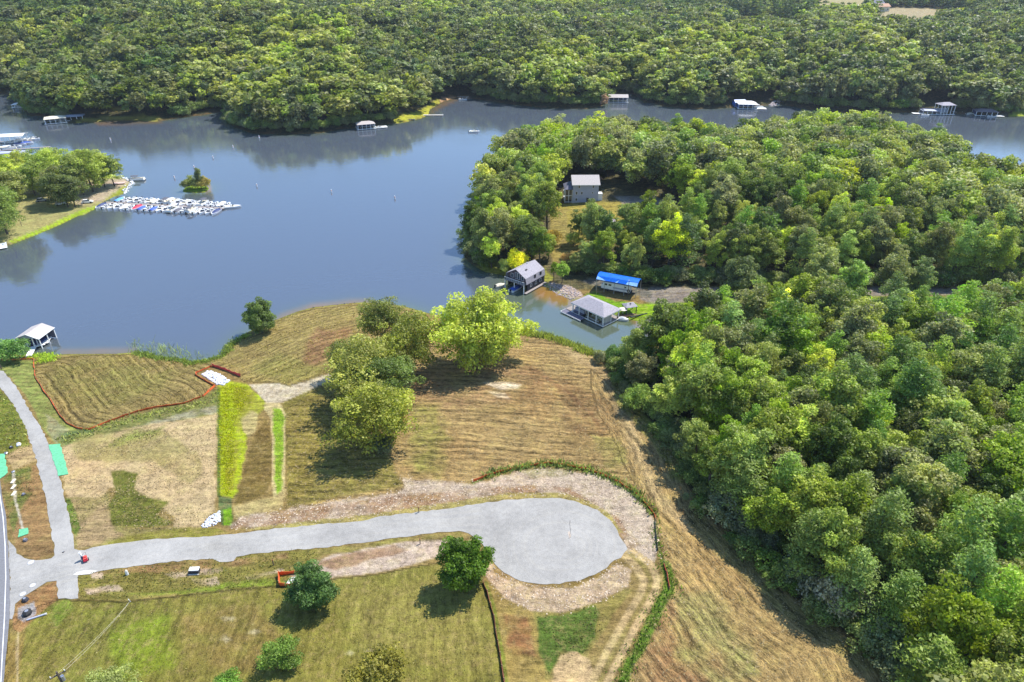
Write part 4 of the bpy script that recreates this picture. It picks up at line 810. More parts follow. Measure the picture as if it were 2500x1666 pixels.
# undergrowth, reeds and weeds: blades standing on lines and patches
ROADW = [tuple(q[:2]) for q in zip(*G(np.array([q[0] for q in GRAVEL], float), np.array([q[1] for q in GRAVEL], float)))]
def blades(name, label, cat, X, Y, hgt, wid, col, m=None, seed=3, lean=0.35, z=None, per=5, spread=0.5):
    rg = np.random.default_rng(seed); X = np.repeat(X, per)+rg.normal(0, spread, len(X)*per); Y = np.repeat(Y, per)+rg.normal(0, spread, len(Y)*per); k_ = ~inside(X, Y, ROADW); X, Y = X[k_], Y[k_]; n = len(X)
    Z = height(X, Y) if z is None else np.full(n, z); th = rg.uniform(0, 6.28, n); h = hgt*rg.uniform(0.5, 1.3, n); w_ = wid*rg.uniform(0.6, 1.3, n)
    a = np.column_stack([np.cos(th), np.sin(th), 0*th]); up = np.column_stack([rg.normal(0, lean, n), rg.normal(0, lean, n), np.ones(n)])*h[:, None]; b0 = np.column_stack([X, Y, Z-0.03])
    V = np.stack([b0-a*w_[:, None]/2, b0+a*w_[:, None]/2, b0+a*w_[:, None]*0.3+up, b0-a*w_[:, None]*0.3+up*0.9], 1).reshape(-1, 3)
    me = np_mesh(name, V, np.arange(4*n).reshape(n, 4), m or LEAF); fattr(me, 'tint', rg.random(n), 'FACE')
    o = tag(link(bpy.data.objects.new(name, me)), label, cat, kind='stuff'); o.color = (*col, 1); return o
def along(line, dens, width, seed=1, zf=None):
    rg = np.random.default_rng(seed); X = []; Y = []
    P = np.array(line, float); x, y, z = G(P[:, 0], P[:, 1]) if zf is None else (*W(P[:, 0], P[:, 1], zf), 0)
    for i in range(len(x)-1):
        L = math.hypot(x[i+1]-x[i], y[i+1]-y[i]); k = int(L*dens)+1; t_ = rg.random(k); X += list(x[i]+(x[i+1]-x[i])*t_+rg.normal(0, width, k)); Y += list(y[i]+(y[i+1]-y[i])*t_+rg.normal(0, width, k))
    return np.array(X), np.array(Y)
def infill(poly, dens, seed=1):
    rg = np.random.default_rng(seed); P = np.array(poly, float); x, y, z = G(P[:, 0], P[:, 1]); A = (x.max()-x.min())*(y.max()-y.min()); k = int(A*dens)
    X = rg.uniform(x.min(), x.max(), k); Y = rg.uniform(y.min(), y.max(), k); m_ = inside(X, Y, list(zip(x, y))); return X[m_], Y[m_]
X, Y = along(WEEDLINE[1:12], 4, 0.35, 2); blades('weeds', 'tall green weeds growing along the silt fence round the turning circle', 'weeds', X, Y, 0.85, 0.25, (0.06, 0.1, 0.022), seed=3, per=7)
X, Y = along(WEEDLINE[12:16], 2.5, 0.3, 4); X2, Y2 = along(WEEDLINE[15:], 5, 0.7, 5); blades('weeds', 'band of green weeds running down beside the double track', 'weeds', np.r_[X, X2], np.r_[Y, Y2], 0.42, 0.2, (0.055, 0.085, 0.022), seed=4, per=5)
X, Y = along([(1286,815),(1336,822),(1393,842),(1445,866)], 26, 0.8, 6); blades('reeds', 'bright green reeds fringing the cove below the huge lime tree', 'reeds', X, Y, 0.9, 0.2, (0.08, 0.12, 0.015), seed=5, per=5)
X, Y = along([(333,862),(383,873),(432,880),(470,888),(500,883),(540,873)], 14, 0.7, 7); X2, Y2 = along([(548,866),(556,848),(575,834),(600,820)], 16, 0.8, 8); blades('shore_grass', 'lime green grass along the lake shore beyond the mown field', 'grass', np.r_[X, X2], np.r_[Y, Y2], 0.6, 0.22, (0.08, 0.12, 0.016), seed=6)
X, Y = along([(310,850),(340,845),(400,852),(440,865),(470,872)], 1.6, 1.2, 9, 0.0); blades('water_weeds', 'thin grey-green stems standing in the shallow water', 'weeds', X, Y, 1.5, 0.16, (0.1, 0.14, 0.07), seed=7, z=-0.1, lean=0.5, per=6, spread=0.7)
X, Y = along([(75,872),(110,868),(130,876),(95,882)], 12, 0.9, 10); blades('shore_grass', 'grass tussocks below the small boathouse dock', 'grass', X, Y, 0.6, 0.3, (0.11, 0.17, 0.03), seed=8)
X, Y = infill([(536,950),(560,938),(596,945),(604,975),(574,1040),(572,1110),(562,1208),(536,1208)], 9, 11); blades('seeded_grass', 'vivid yellow-green tall grass in the swale below the rock apron', 'grass', X, Y, 0.2, 0.16, (0.17, 0.2, 0.014), seed=9, per=4, spread=0.3)
X, Y = infill([(668,1000),(685,1000),(694,1020),(690,1066),(687,1181),(676,1212),(670,1162),(671,1085)], 5, 12); blades('seeded_grass', 'narrow green strip of new grass right of the brown oval', 'grass', X, Y, 0.16, 0.14, (0.13, 0.19, 0.03), seed=10, per=4, spread=0.3)
X, Y = infill(MID, 4, 13); X2, Y2 = infill(BAND[:], 4, 14); k = np.hypot(X2, Y2) > 0; blades('hay_stubble', 'dry cut stalks lying over the mown meadow', 'grass', np.r_[X, X2], np.r_[Y, Y2], 0.12, 0.2, (0.30, 0.23, 0.10), DRY, seed=11, per=2, spread=0.6, lean=0.9)
X, Y = infill(STRN, 5, 15); X2, Y2 = infill(STRS, 5, 16); blades('straw_cover', 'pale straw strewn on the bank around the turning circle', 'straw', np.r_[X, X2], np.r_[Y, Y2], 0.1, 0.3, (0.50, 0.40, 0.29), STRAW, seed=12, per=2, spread=0.5, lean=1.4)
X, Y = infill(LAWN, 1.2, 17); k = (np.abs(X) < 80) & (Y > 42); blades('lawn_tufts', 'coarse grass tufts over the lawn', 'grass', X[k], Y[k], 0.12, 0.25, (0.075, 0.078, 0.022), seed=13, per=2, spread=0.6, lean=0.6)
for nm, pl, c, lb, sd_ in (('field_tufts', LF, (0.085, 0.075, 0.03), 'short cut grass tufts of the fenced mown field', 18), ('field_tufts', KN, (0.1, 0.085, 0.04), 'short cut grass on the knoll by the lake', 19)):
    X, Y = infill(pl, 1.0, sd_); blades(nm, lb, 'grass', X, Y, 0.2, 0.35, c, seed=sd_, per=2, spread=0.6, lean=0.7)
X, Y = along([(0,1000),(30,1040),(60,1070)], 4, 2.5, 21); X2, Y2 = infill([(200,1052),(337,1010),(452,990),(500,972),(528,960),(528,985),(440,1005),(337,1025),(220,1062),(150,1090),(145,1070)], 3, 22); blades('weeds', 'straggling weeds on the strip behind the left silt fence', 'weeds', np.r_[X, X2], np.r_[Y, Y2], 0.5, 0.3, (0.1, 0.13, 0.04), seed=21, per=2)

UND = []
for i, c in enumerate(((0.05, 0.085, 0.022), (0.075, 0.11, 0.03), (0.07, 0.09, 0.05))):
    mt = leaf_material(f'undergrowth_leaves_{i}', c, 0.22, 0.35); me = crown_mesh('shrub_mass', 400+i, 0.7, 0.0, 1.0, 26, 60, 0.1, 'round', 0.36, 0.85); me.materials.clear(); me.materials.append(mt); UND.append(me)
def under(name, label, X, Y, h0, h1, seed):
    rg = np.random.default_rng(seed); Z = height(X, Y); mass(name, label, 'undergrowth', [(X[i], Y[i], Z[i], rg.uniform(h0, h1), int(rg.integers(0, 3)), rg.uniform(0.9, 1.3)) for i in range(len(X))], UND, seed)
X, Y = along(EDGE[:9], 1.1, 1.5, 20); X2, Y2 = along(EDGE[:9], 1.0, 2.0, 25); under('undergrowth', 'leafy undergrowth along the foot of the near wood', np.r_[X+1.6, X2+4.5], np.r_[Y+0.5, Y2+1.5], 1.2, 3.4, 20)
PATCHES = [[(268,1150),(300,1146),(337,1154),(328,1196),(367,1219),(417,1230),(383,1257),(425,1275),(410,1285),(325,1287),(273,1283),(264,1230),(285,1200)], [(160,1215),(176,1220),(195,1290),(185,1310),(172,1290)], [(265,1080),(310,1052),(400,1045),(395,1060),(330,1075),(270,1092)], [(30,1150),(75,1140),(80,1200),(55,1235),(30,1300),(18,1257)], [(1310,1508),(1374,1502),(1451,1479),(1462,1500),(1455,1560),(1428,1594),(1366,1592),(1359,1610),(1336,1646),(1318,1600)], [(0,947),(19,970),(57,1031),(75,1090),(45,1110),(0,1125)]]
Xs, Ys = [], []
for i, pl in enumerate(PATCHES):
    X, Y = infill(pl, 3.0, 60+i); Xs.append(X); Ys.append(Y)
Xs, Ys = np.concatenate(Xs), np.concatenate(Ys); nn = vnoise(Xs, Ys, 2.5, 71); Xs, Ys = Xs[nn > 0.3], Ys[nn > 0.3]
blades('weed_patches', 'low weed patches on the bare ground beside the lanes', 'weeds', Xs, Ys, 0.18, 0.22, (0.06, 0.064, 0.024), seed=61, per=3, spread=0.9, lean=0.6)
BARE2 = [(160,1100),(344,1045),(528,1012),(528,1245),(486,1288),(180,1310),(160,1220)]
X, Y = infill(BARE2, 2.2, 70); nn = vnoise(X, Y, 5, 72); X, Y = X[nn > 0.45], Y[nn > 0.45]; blades('dry_weeds', 'thin dry weeds over the bare tan ground', 'weeds', X, Y, 0.15, 0.22, (0.2, 0.2, 0.1), DRY, seed=62, per=3, spread=0.7, lean=0.8)
X, Y = infill([(191,1403),(325,1384),(520,1366),(727,1343),(800,1340),(735,1388),(670,1430),(440,1452),(191,1464)], 2.0, 73); blades('verge_grass', 'rough grass on the verge between road and lawn', 'grass', X, Y, 0.2, 0.25, (0.07, 0.075, 0.022), seed=63, per=3, spread=0.7, lean=0.6)
X, Y = along([(1410,668),(1480,676),(1590,694),(1700,698),(1850,702),(2100,701),(2240,701),(2360,702),(2500,700)], 1.4, 1.6, 50); Y = Y+2.5
k = (sdist(*proj(X, Y, height(X, Y)), [(1440,640),(1600,640),(1600,735),(1440,720)]) < 0)|(Y > 199.5)
under('undergrowth', 'dark bushy undergrowth at the foot of the peninsula trees along the lane', X[k], Y[k], 1.8, 4.5, 51)
X, Y = along([(1175,655),(1150,640),(1140,615),(1140,587),(1152,560),(1162,500),(1202,440),(1262,405)], 1.0, 1.0, 52); under('undergrowth', 'leafy bank overhanging the water round the peninsula end', X+1.6, Y+0.5, 1.8, 4.5, 52)
X, Y = along(FAR[:], 0.22, 3, 53); X2, Y2 = along(FAR[3:-1], 0.3, 2, 54); Xa, Ya = np.r_[X, X2], np.r_[Y, Y2]+4; k = (sdist(Xa, Ya, farw) > 0.5) & (Ya < 900) & (np.abs(Xa) < 600); pp = proj(Xa, Ya, 0*Xa)
k &= ~((pp[0] > 165) & (pp[0] < 400)) & ~((pp[0] > 955) & (pp[0] < 1165)) & ~((pp[0] > 1770) & (pp[0] < 1890)) & ~((pp[0] > 2240) & (pp[0] < 2330)); under('undergrowth', 'bushes overhanging the far shoreline', Xa[k], Ya[k], 3, 7, 53)

# ------------------------------------------------------------------ everything people built
M_white = mat('white_paint', (0.78, 0.78, 0.76), 0.45, 0.06, 2); M_shingle = mat('grey_shingles', srgb(175, 170, 178, 0.75), 0.85, 0.22, 2.5, bump=0.03); M_tan = mat('tan_shingles', srgb(200, 190, 185, 0.75), 0.85, 0.15, 2.5, bump=0.03)
M_dark = mat('dark_wood', (0.035, 0.035, 0.045), 0.8, 0.3, 2); M_deck = mat('weathered_decking', srgb(170, 160, 155, 0.7), 0.8, 0.2, 3); M_blued = mat('grey_blue_decking', srgb(120, 120, 140, 0.7), 0.8, 0.15, 3)
M_glass = mat('window_glass', (0.02, 0.03, 0.045), 0.08, 0.1, 1, spec=0.9); M_siding = mat('pale_blue_siding', srgb(190, 195, 215, 0.75), 0.7, 0.06, 1); M_tarp = mat('blue_tarpaulin', (0.0, 0.13, 0.62), 0.35, 0.25, 1.2)
M_tarp2 = mat('faded_tarpaulin', (0.3, 0.55, 0.85), 0.5, 0.3, 1.5); M_orange = mat('orange_mesh', (0.72, 0.13, 0.03), 0.7, 0.2, 2); M_red = mat('red_fabric', (0.55, 0.06, 0.05), 0.7, 0.2, 1); M_stake = mat('stake_wood', (0.38, 0.27, 0.16), 0.8, 0.2, 3)
M_mint = mat('mint_green_blanket', (0.11, 0.42, 0.22), 0.8, 0.2, 2, bump=0.08); M_stone = mat('white_rock', (0.62, 0.63, 0.68), 0.85, 0.3, 2); M_conc = mat('concrete', (0.5, 0.48, 0.44), 0.85, 0.15, 2)
M_metal = mat('galvanised_metal', (0.45, 0.46, 0.5), 0.4, 0.1, 2, metal=0.6); M_black = mat('black_rubber', (0.02, 0.02, 0.022), 0.7, 0.2, 2); M_pole = mat('pole_wood', (0.12, 0.09, 0.07), 0.85, 0.3, 3)
M_cream = mat('cream_canvas', (0.68, 0.62, 0.48), 0.7, 0.1, 2); M_blue = mat('blue_cover', (0.03, 0.09, 0.4), 0.6, 0.2, 2); M_skin = mat('skin', (0.45, 0.26, 0.18), 0.6, 0.05, 2); M_hull = mat('gelcoat', (0.8, 0.8, 0.8), 0.25, 0.03, 1); M_navy = mat('navy_cover', (0.02, 0.04, 0.14), 0.6, 0.2, 2)
M_grey = mat('grey_cover', (0.09, 0.09, 0.11), 0.7, 0.2, 2); M_redc = mat('red_cover', (0.6, 0.02, 0.06), 0.6, 0.2, 2); M_lightblue = mat('light_blue_cover', (0.1, 0.32, 0.7), 0.6, 0.2, 2); M_brown = mat('brown_wood', (0.2, 0.12, 0.07), 0.8, 0.25, 2)

def posts(parent, spots, z0, z1, r=0.1, m=None, name='post'):
    L = {}
    for x, y in spots:
        me = L.get('m') or MB().box((0, 0, (z0+z1)/2), (2*r, 2*r, z1-z0)).mesh(name, m or M_white); L['m'] = me
        o = link(bpy.data.objects.new(name, me), parent); o.location = (x, y, 0)
def planks(parent, x0, x1, y0, y1, z, m, along='x', w=0.6, name='plank'):
    """deck boards, each its own piece"""
    n = max(2, int(round(((y1-y0) if along == 'x' else (x1-x0))/w))); st = ((y1-y0) if along == 'x' else (x1-x0))/n
    me = MB().box((0, 0, 0), ((x1-x0), st-0.03, 0.08) if along == 'x' else (st-0.03, (y1-y0), 0.08)).mesh(name, m)
    for i in range(n):
        o = link(bpy.data.objects.new(name, me), parent); c = st*(i+0.5)
        o.location = ((x0+x1)/2, y0+c, z) if along == 'x' else (x0+c, (y0+y1)/2, z)
def hip_roof(lx, ly, z, rise, ridge=None, th=0.12):
    a, b = lx/2, ly/2; r = (a-b) if ridge is None else ridge/2; e = [(-a,-b,z),(a,-b,z),(a,b,z),(-a,b,z)]; p, q = (-r,0,z+rise),(r,0,z+rise)
    mb = MB()
    for f in ((e[0], e[1], q, p), (e[1], e[2], q), (e[2], e[3], p, q), (e[3], e[0], p)): mb.slab(f, th)
    return mb
def gable_roof(lx, ly, z, rise, th=0.12):
    a, b = lx/2, ly/2; mb = MB(); mb.slab([(-a,-b,z),(a,-b,z),(a,0,z+rise),(-a,0,z+rise)], th); mb.slab([(a,b,z),(-a,b,z),(-a,0,z+rise),(a,0,z+rise)], th); return mb
def windows(parent, specs, frame=M_white):
    """(x, y, z, width, height, yaw) - frame with a recessed pane"""
    for x, y, z, w_, h_, yaw in specs:
        fr = MB(); t_ = 0.09
        for c, d in (((0,0,h_/2),(w_+t_*2,0.1,t_)),((0,0,-h_/2),(w_+t_*2,0.1,t_)),((w_/2,0,0),(t_,0.1,h_-t_)),((-w_/2,0,0),(t_,0.1,h_-t_))): fr.box(c, d)
        o = part('window', fr, frame, parent); o.location = (x, y, z); o.rotation_euler = (0, 0, yaw)
        part('pane', MB().box((0, 0, 0), (w_-t_, 0.04, h_-t_)), M_glass, o)

# the hipped boathouse with sun deck
e = [W1(1391,737,3.6), W1(1440,720.5,3.6), W1(1519,756,3.6), W1(1472,773,3.6)]
c = (e[0]+e[1]+e[2]+e[3])/4; yaw = math.atan2((e[2]-e[1]+e[3]-e[0]).y, (e[2]-e[1]+e[3]-e[0]).x)
b = thing('boathouse', 'open boathouse with grey hipped roof and white posts in the cove', 'boathouse', (c.x, c.y, 0), yaw)
part('roof', hip_roof(12.9, 7.8, 3.5, 1.9, 5.2, 0.18), M_shingle, b)
part('fascia', MB().box((0,-3.88,3.32),(12.8,0.08,0.24)).box((0,3.88,3.32),(12.8,0.08,0.24)).box((-6.43,0,3.32),(0.08,7.8,0.24)).box((6.43,0,3.32),(0.08,7.8,0.24)), M_white, b)
posts(b, [(x, y) for x in (-5.9,-3.4,0.2,3.3,5.9) for y in (-3.4,3.4)]+[(5.9,0),(-5.9,0)], -0.6, 3.35, 0.13)
planks(b, -6.2, 6.2, 2.2, 3.7, 0.6, M_deck); planks(b, 4.6, 6.2, -3.7, 2.2, 0.6, M_deck, 'y'); planks(b, -6.2, -2.2, -3.4, 2.2, 0.6, M_blued)
part('rim_beam', MB().box((0,-3.75,0.42),(12.6,0.12,0.28)).box((6.3,0,0.42),(0.12,7.5,0.28)).box((-6.3,0,0.42),(0.12,7.5,0.28)), M_white, b)
part('locker', MB().box((-4.2,-1.9,1.15),(3.6,0.9,1.0)), M_siding, b); part('store_room', MB().box((5.2,-1.2,1.9),(1.2,2.2,2.5)), M_conc, b)
part('bench', MB().box((-4.5,1.4,1.0),(2.6,0.5,0.12)).box((-4.5,1.7,1.3),(2.6,0.1,0.6)), M_brown, b)
dk = thing('sun_deck', 'low wooden deck on the lake side of the hipped boathouse', 'deck', (c.x, c.y, 0), yaw)
planks(dk, -8.6, -6.45, -3.6, 3.5, 0.55, M_deck, 'y'); planks(dk, -8.4, -0.6, -5.9, -3.9, 0.52, M_blued)
part('rim_beam', MB().box((-4.5,-5.95,0.35),(8.0,0.1,0.3)).box((-8.65,-1.2,0.35),(0.1,9.4,0.3)), M_white, dk); posts(dk, [(-8.4,-5.8),(-5.8,-5.8),(-3.2,-5.8),(-0.7,-5.8),(-8.4,-1)], -0.7, 0.5, 0.1)
lf = thing('boat_lift', 'white boat lift frame hanging under the hipped roof', 'boat lift', (c.x, c.y, 0), yaw); mb = MB()
for x in (-1.6, 2.8): mb.tube((x,-3.0,2.9),(x,2.0,2.9),0.07); mb.tube((x,-3.0,2.9),(x+0.5,-2.4,0.3),0.05); mb.tube((x,2,2.9),(x+0.5,1.6,0.3),0.05)
mb.box((0.9,-2.4,0.3),(5,0.16,0.16)).box((0.9,1.6,0.3),(5,0.16,0.16)); part('frame', mb, M_white, lf)

# boats ----------------------------------------------------------------------
def hull_mb(L, Wd, H, z0=-0.15, bow=0.42, inner=0.0):
    rings = []
    for t_ in np.linspace(0, 1, 7):
        x = -L/2+L*t_; w_ = Wd/2*(1-max(0, (t_-1+bow)/bow)**2.2*0.97); k = 0.12*t_**2*H; rings.append([(x,-w_,z0+H+k),(x,-w_*0.8,z0+0.15),(x,0,z0+0.3*max(0,(t_-0.6))*H),(x,w_*0.8,z0+0.15),(x,w_,z0+H+k)])
    return MB().loft(rings)
def make_runabout(label, L=6.0, Wd=2.3, hull=M_hull, inside_=M_grey, cover=None, group=None, name='motor_boat'):
    t = thing(name, label, 'boat', group=group); part('hull', hull_mb(L, Wd, 0.8), hull, t)
    if cover: 
        rings = [[(-L/2+0.2+L*0.86*s, y*Wd/2*(1-max(0,(s-0.55)/0.45)**2*0.8), 0.72+z*math.sin(math.pi*min(1,s*0.9+0.15))) for y, z in ((-0.92,0),(-0.5,0.4),(0,0.62),(0.5,0.4),(0.92,0))] for s in np.linspace(0, 1, 6)]
        part('cover', MB().loft(rings), cover, t)
    else:
        part('cockpit', MB().prism([(-L*0.44,-Wd*0.38),(L*0.12,-Wd*0.38),(L*0.3,-Wd*0.2),(L*0.3,Wd*0.2),(L*0.12,Wd*0.38),(-L*0.44,Wd*0.38)], 0.6, 0.74), inside_, t)
        part('seat', MB().box((-L*0.34,0,0.9),(0.6,Wd*0.66,0.35)).box((-0.1,-0.45,0.95),(0.5,0.5,0.5)).box((-0.1,0.45,0.95),(0.5,0.5,0.5)), M_white, t)
        part('windscreen', MB().slab([(0.75,-Wd*0.36,0.78),(0.75,Wd*0.36,0.78),(0.45,Wd*0.3,1.15),(0.45,-Wd*0.3,1.15)], 0.03), M_glass, t)
    part('outboard_motor', MB().box((-L/2-0.2,0,0.75),(0.4,0.4,0.6)).box((-L/2-0.25,0,0.1),(0.15,0.15,0.9)), M_black, t); return t
def make_pontoon(label, L=7.0, Wd=2.5, canopy=M_grey, group=None):
    t = thing('pontoon_boat', label, 'boat', group=group)
    for s in (-1, 1): part('pontoon', MB().tube((-L/2,s*0.85,0.1),(L/2-0.6,s*0.85,0.1),0.33,n=8).tube((L/2-0.6,s*0.85,0.1),(L/2,s*0.85,0.25),0.33,0.05,n=8), M_metal, t)
    part('deck', MB().box((0,0,0.5),(L*0.96,Wd,0.1)), M_cream, t)
    part('fence', MB().box((0.1,-Wd/2,0.9),(L*0.86,0.06,0.7)).box((0.1,Wd/2,0.9),(L*0.86,0.06,0.7)).box((L*0.44,0,0.9),(0.06,Wd,0.7)).box((-L*0.42,0,0.9),(0.06,Wd,0.7)), M_hull, t)
    part('seat', MB().box((L*0.3,-0.8,0.8),(1.8,0.6,0.5)).box((L*0.3,0.8,0.8),(1.8,0.6,0.5)).box((-L*0.32,0,0.8),(0.7,2.0,0.5)), M_cream, t)
    cn = part('canopy', MB().slab([(-L*0.36,-Wd*0.48,2.2),(L*0.08,-Wd*0.48,2.2),(L*0.08,0,2.4),(-L*0.36,0,2.4)], 0.06).slab([(-L*0.36,0,2.4),(L*0.08,0,2.4),(L*0.08,Wd*0.48,2.2),(-L*0.36,Wd*0.48,2.2)], 0.06), canopy, t)
    part('canopy_frame', MB().tube((-L*0.36,-Wd*0.46,0.9),(-L*0.1,-Wd*0.46,2.2),0.03).tube((-L*0.36,Wd*0.46,0.9),(-L*0.1,Wd*0.46,2.2),0.03).tube((L*0.08,-Wd*0.46,2.2),(-L*0.1,-Wd*0.46,0.9),0.03).tube((L*0.08,Wd*0.46,2.2),(-L*0.1,Wd*0.46,0.9),0.03), M_metal, t)
    part('outboard_motor', MB().box((-L/2-0.1,0,0.8),(0.4,0.4,0.6)), M_black, t); return t
BOATK = {'open': make_runabout('x'), 'tan': make_runabout('x', 6.4, 2.35, inside_=M_cream), 'red': make_runabout('x', 6.2, 2.4, cover=M_redc), 'blue': make_runabout('x', 6.3, 2.4, cover=M_blue), 'navy': make_runabout('x', 6.3, 2.4, cover=M_navy), 'lblue': make_runabout('x', 6.6, 2.4, cover=M_lightblue),
         'greyc': make_runabout('x', 6.2, 2.4, cover=M_grey), 'whitec': make_runabout('x', 6.2, 2.4, cover=M_cream), 'pont': make_pontoon('x'), 'pontw': make_pontoon('x', 7.2, 2.5, M_hull), 'cruiser': make_runabout('x', 7.6, 2.7, inside_=M_cream)}
WORDS = {'open': 'white open motorboat with grey cockpit', 'tan': 'white motorboat with cream cockpit', 'red': 'boat under a bright red cover', 'blue': 'boat under a royal blue cover', 'navy': 'boat under a dark navy cover', 'lblue': 'boat under a light blue cover', 'greyc': 'white boat under a grey cover', 'whitec': 'white boat under a cream cover', 'pont': 'pontoon boat with grey canopy', 'pontw': 'pontoon boat with white canopy', 'cruiser': 'large white motorboat'}
used = set()
def boat(kind, x, y, rz, label, group=None):
    o = BOATK[kind] if kind not in used else copy_tree(BOATK[kind]); used.add(kind); o.location = (x, y, 0); o.rotation_euler = (0, 0, rz); tag(o, label, 'boat', group)
    if not group and 'group' in o: del o['group']
    return o
A_ = W1(256, 497); B_ = W1(548, 512); dirv = (B_-A_).normalized(); nrm = Vector((-dirv.y, dirv.x, 0)); ang = math.atan2(nrm.y, nrm.x); LD = (B_-A_).length
jt = thing('marina_pier', 'long floating pier with boats moored on both sides, lower left lake', 'pier', A_, math.atan2(dirv.y, dirv.x))
planks(jt, 0, LD, -0.9, 0.9, 0.5, M_deck, 'y', 2.4)
fm = MB().box((0,0,0.42),(0.5,5.2,0.14)).mesh('finger', M_deck)
order = ['first', 'second', 'third', 'fourth', 'fifth', 'sixth', 'seventh', 'eighth', 'ninth', 'tenth', 'eleventh', 'twelfth', 'thirteenth', 'fourteenth', 'fifteenth', 'sixteenth', 'seventeenth', 'eighteenth', 'nineteenth', 'twentieth']
near_k = ['navy', 'open', 'tan', 'open', 'whitec', 'open', 'red', 'blue', 'open', 'blue', 'tan', 'open', 'pontw', 'greyc', 'open', 'pont', 'tan', 'open', 'open', 'navy']
far_k = ['lblue', 'lblue', 'open', 'tan', 'open', 'open', 'tan', 'whitec', 'open', 'pont', 'pontw', 'open', 'cruiser', 'open', 'tan', 'pont', 'open', 'open', 'whitec', 'open']
nB = 20; stp = LD/nB
for i in range(nB):
    q = A_+dirv*(stp*(i+0.5))
    for side, ks, wd_ in ((-1, near_k, 'near'), (1, far_k, 'far')):
        if side == 1 and i < 1: continue
        p_ = q+nrm*side*4.5; k_ = ks[i]
        boat(k_, p_.x, p_.y, ang+(0 if side > 0 else math.pi)+random.uniform(-.04, .04)+(math.pi if random.random() < 0.4 else 0), f'{WORDS[k_]}, {order[i]} slip from shore, {wd_} side of pier', 'boats moored along the long pier')
        if i % 2 == 0: o = link(bpy.data.objects.new('finger', fm), jt); o.location = (stp*(i+1), side*3.4, 0)
p_ = W1(566, 507); boat('cruiser', p_.x, p_.y, 0.25, 'large white motorboat moored across the outer end of the pier'); p_ = W1(336, 441); boat('pont', p_.x, p_.y, 0.15, 'pontoon boat with blue trim moored at the wooded point')
# far marina at the left edge
p0 = W1(-30, 352); cb = thing('covered_dock', 'white metal roof over boat slips at the left edge of the lake', 'dock', W1(5, 352), 0.22)
part('roof', MB().slab([(-16,-4,4.6),(13,-4,4.6),(13,0,5.4),(-16,0,5.4)], 0.15).slab([(-16,0,5.4),(13,0,5.4),(13,4,4.6),(-16,4,4.6)], 0.15), mat('white_metal_roof', (0.85, 0.84, 0.8), 0.5, 0.05, 1), cb)
posts(cb, [(x, y) for x in (-12,-7,-2,3,8,12) for y in (-3.6,3.6)], -0.4, 4.6, 0.12); part('walkway', MB().box((-1,3.2,0.4),(30,1.4,0.2)).box((-1,-3.4,0.4),(30,0.8,0.2)), M_deck, cb)
for i, (u, v, k_, r_, w_) in enumerate(((28,349,'tan',0.2,'at the open end of the white roofed dock'),(88,340,'open',-0.3,'outermost on the small far pier'),(74,342,'cruiser',0.2,'beside the outermost boat of the small far pier'),(66,351,'blue',0.5,'in the middle of the small far pier'),(50,354,'navy',0.2,'near the middle of the small far pier'),(38,360,'open',0.7,'inner part of the small far pier'),(8,363,'whitec',0.3,'at the left edge, upper of two covered boats'),(10,374,'greyc',0.1,'at the left edge, lower of two covered boats'),(24,366,'pontw',0.6,'in the crowded slips right of the left edge'),(52,346,'pontw',0.4,'on the lake side of the small far pier'),(-12,370,'tan',0.2,'half cut by the left edge'))):
    p_ = W1(u, v); boat(k_, p_.x, p_.y, r_, f'{WORDS[k_]} {w_}', 'boats at the far marina by the left edge')
fd = thing('floating_dock', 'small far pier lined with boats near the left edge', 'dock', W1(20, 368), 0.35); planks(fd, -6, 20, -0.8, 0.8, 0.4, M_deck, 'y', 3.0)
bh = thing('boathouse', 'low boathouse with lilac flat canopy beside the far pier at the left edge', 'boathouse', W1(32, 386), 0.22)
part('roof', MB().box((0,0,3.0),(14,5,0.15)), M_siding, bh); posts(bh, [(x, y) for x in (-6.5,-2,2,6.5) for y in (-2.2,2.2)], -0.3, 3.0, 0.1); planks(bh, -7, 7, -3.2, -2.2, 0.4, M_deck)

# gabled boathouse (gambrel roof, dark walls)
c = W1(1283, 697); yaw = math.atan2(*(lambda d: (d.y, d.x))(W1(1328, 693)-W1(1287, 716)))
g_ = thing('gambrel_boathouse', 'two storey boathouse with grey gambrel roof and dark walls at the cove mouth', 'boathouse', (W1(1284,700).x, W1(1284,700).y+1.5, 0), yaw)
prof = [(-4.3,3.1),(-3.9,5.0),(0,7.2),(3.9,5.0),(4.3,3.1)]
rb = MB()
for (y0, z0), (y1, z1) in zip(prof[:-1], prof[1:]): rb.slab([(-5.3,y0,z0),(4.7,y0,z0),(4.7,y1,z1),(-5.3,y1,z1)] if True else [], 0.16)
part('roof', rb, M_shingle, g_)
part('wall', MB().box((0.2,-3.9,1.7),(9.0,0.15,3.0)).box((4.6,0,1.7),(0.15,7.9,3.0)).box((0.2,3.9,1.7),(9.0,0.15,3.0)), M_dark, g_)
gw = MB(); n_ = len(prof); P2 = [(-3.7,3.2),(-3.5,4.8),(0,6.8),(3.5,4.8),(3.7,3.2)]
for X_ in (-4.3, 4.45): gw.add([(X_, y, z) for y, z in P2]+[(X_+0.12, y, z) for y, z in P2], [(0,1,2,3,4),(9,8,7,6,5)]+[(i,(i+1)%5,5+(i+1)%5,5+i) for i in range(5)])
part('gable', gw, mat('brown_grey_boards', srgb(120,105,115,0.7), 0.8, 0.2, 2), g_)
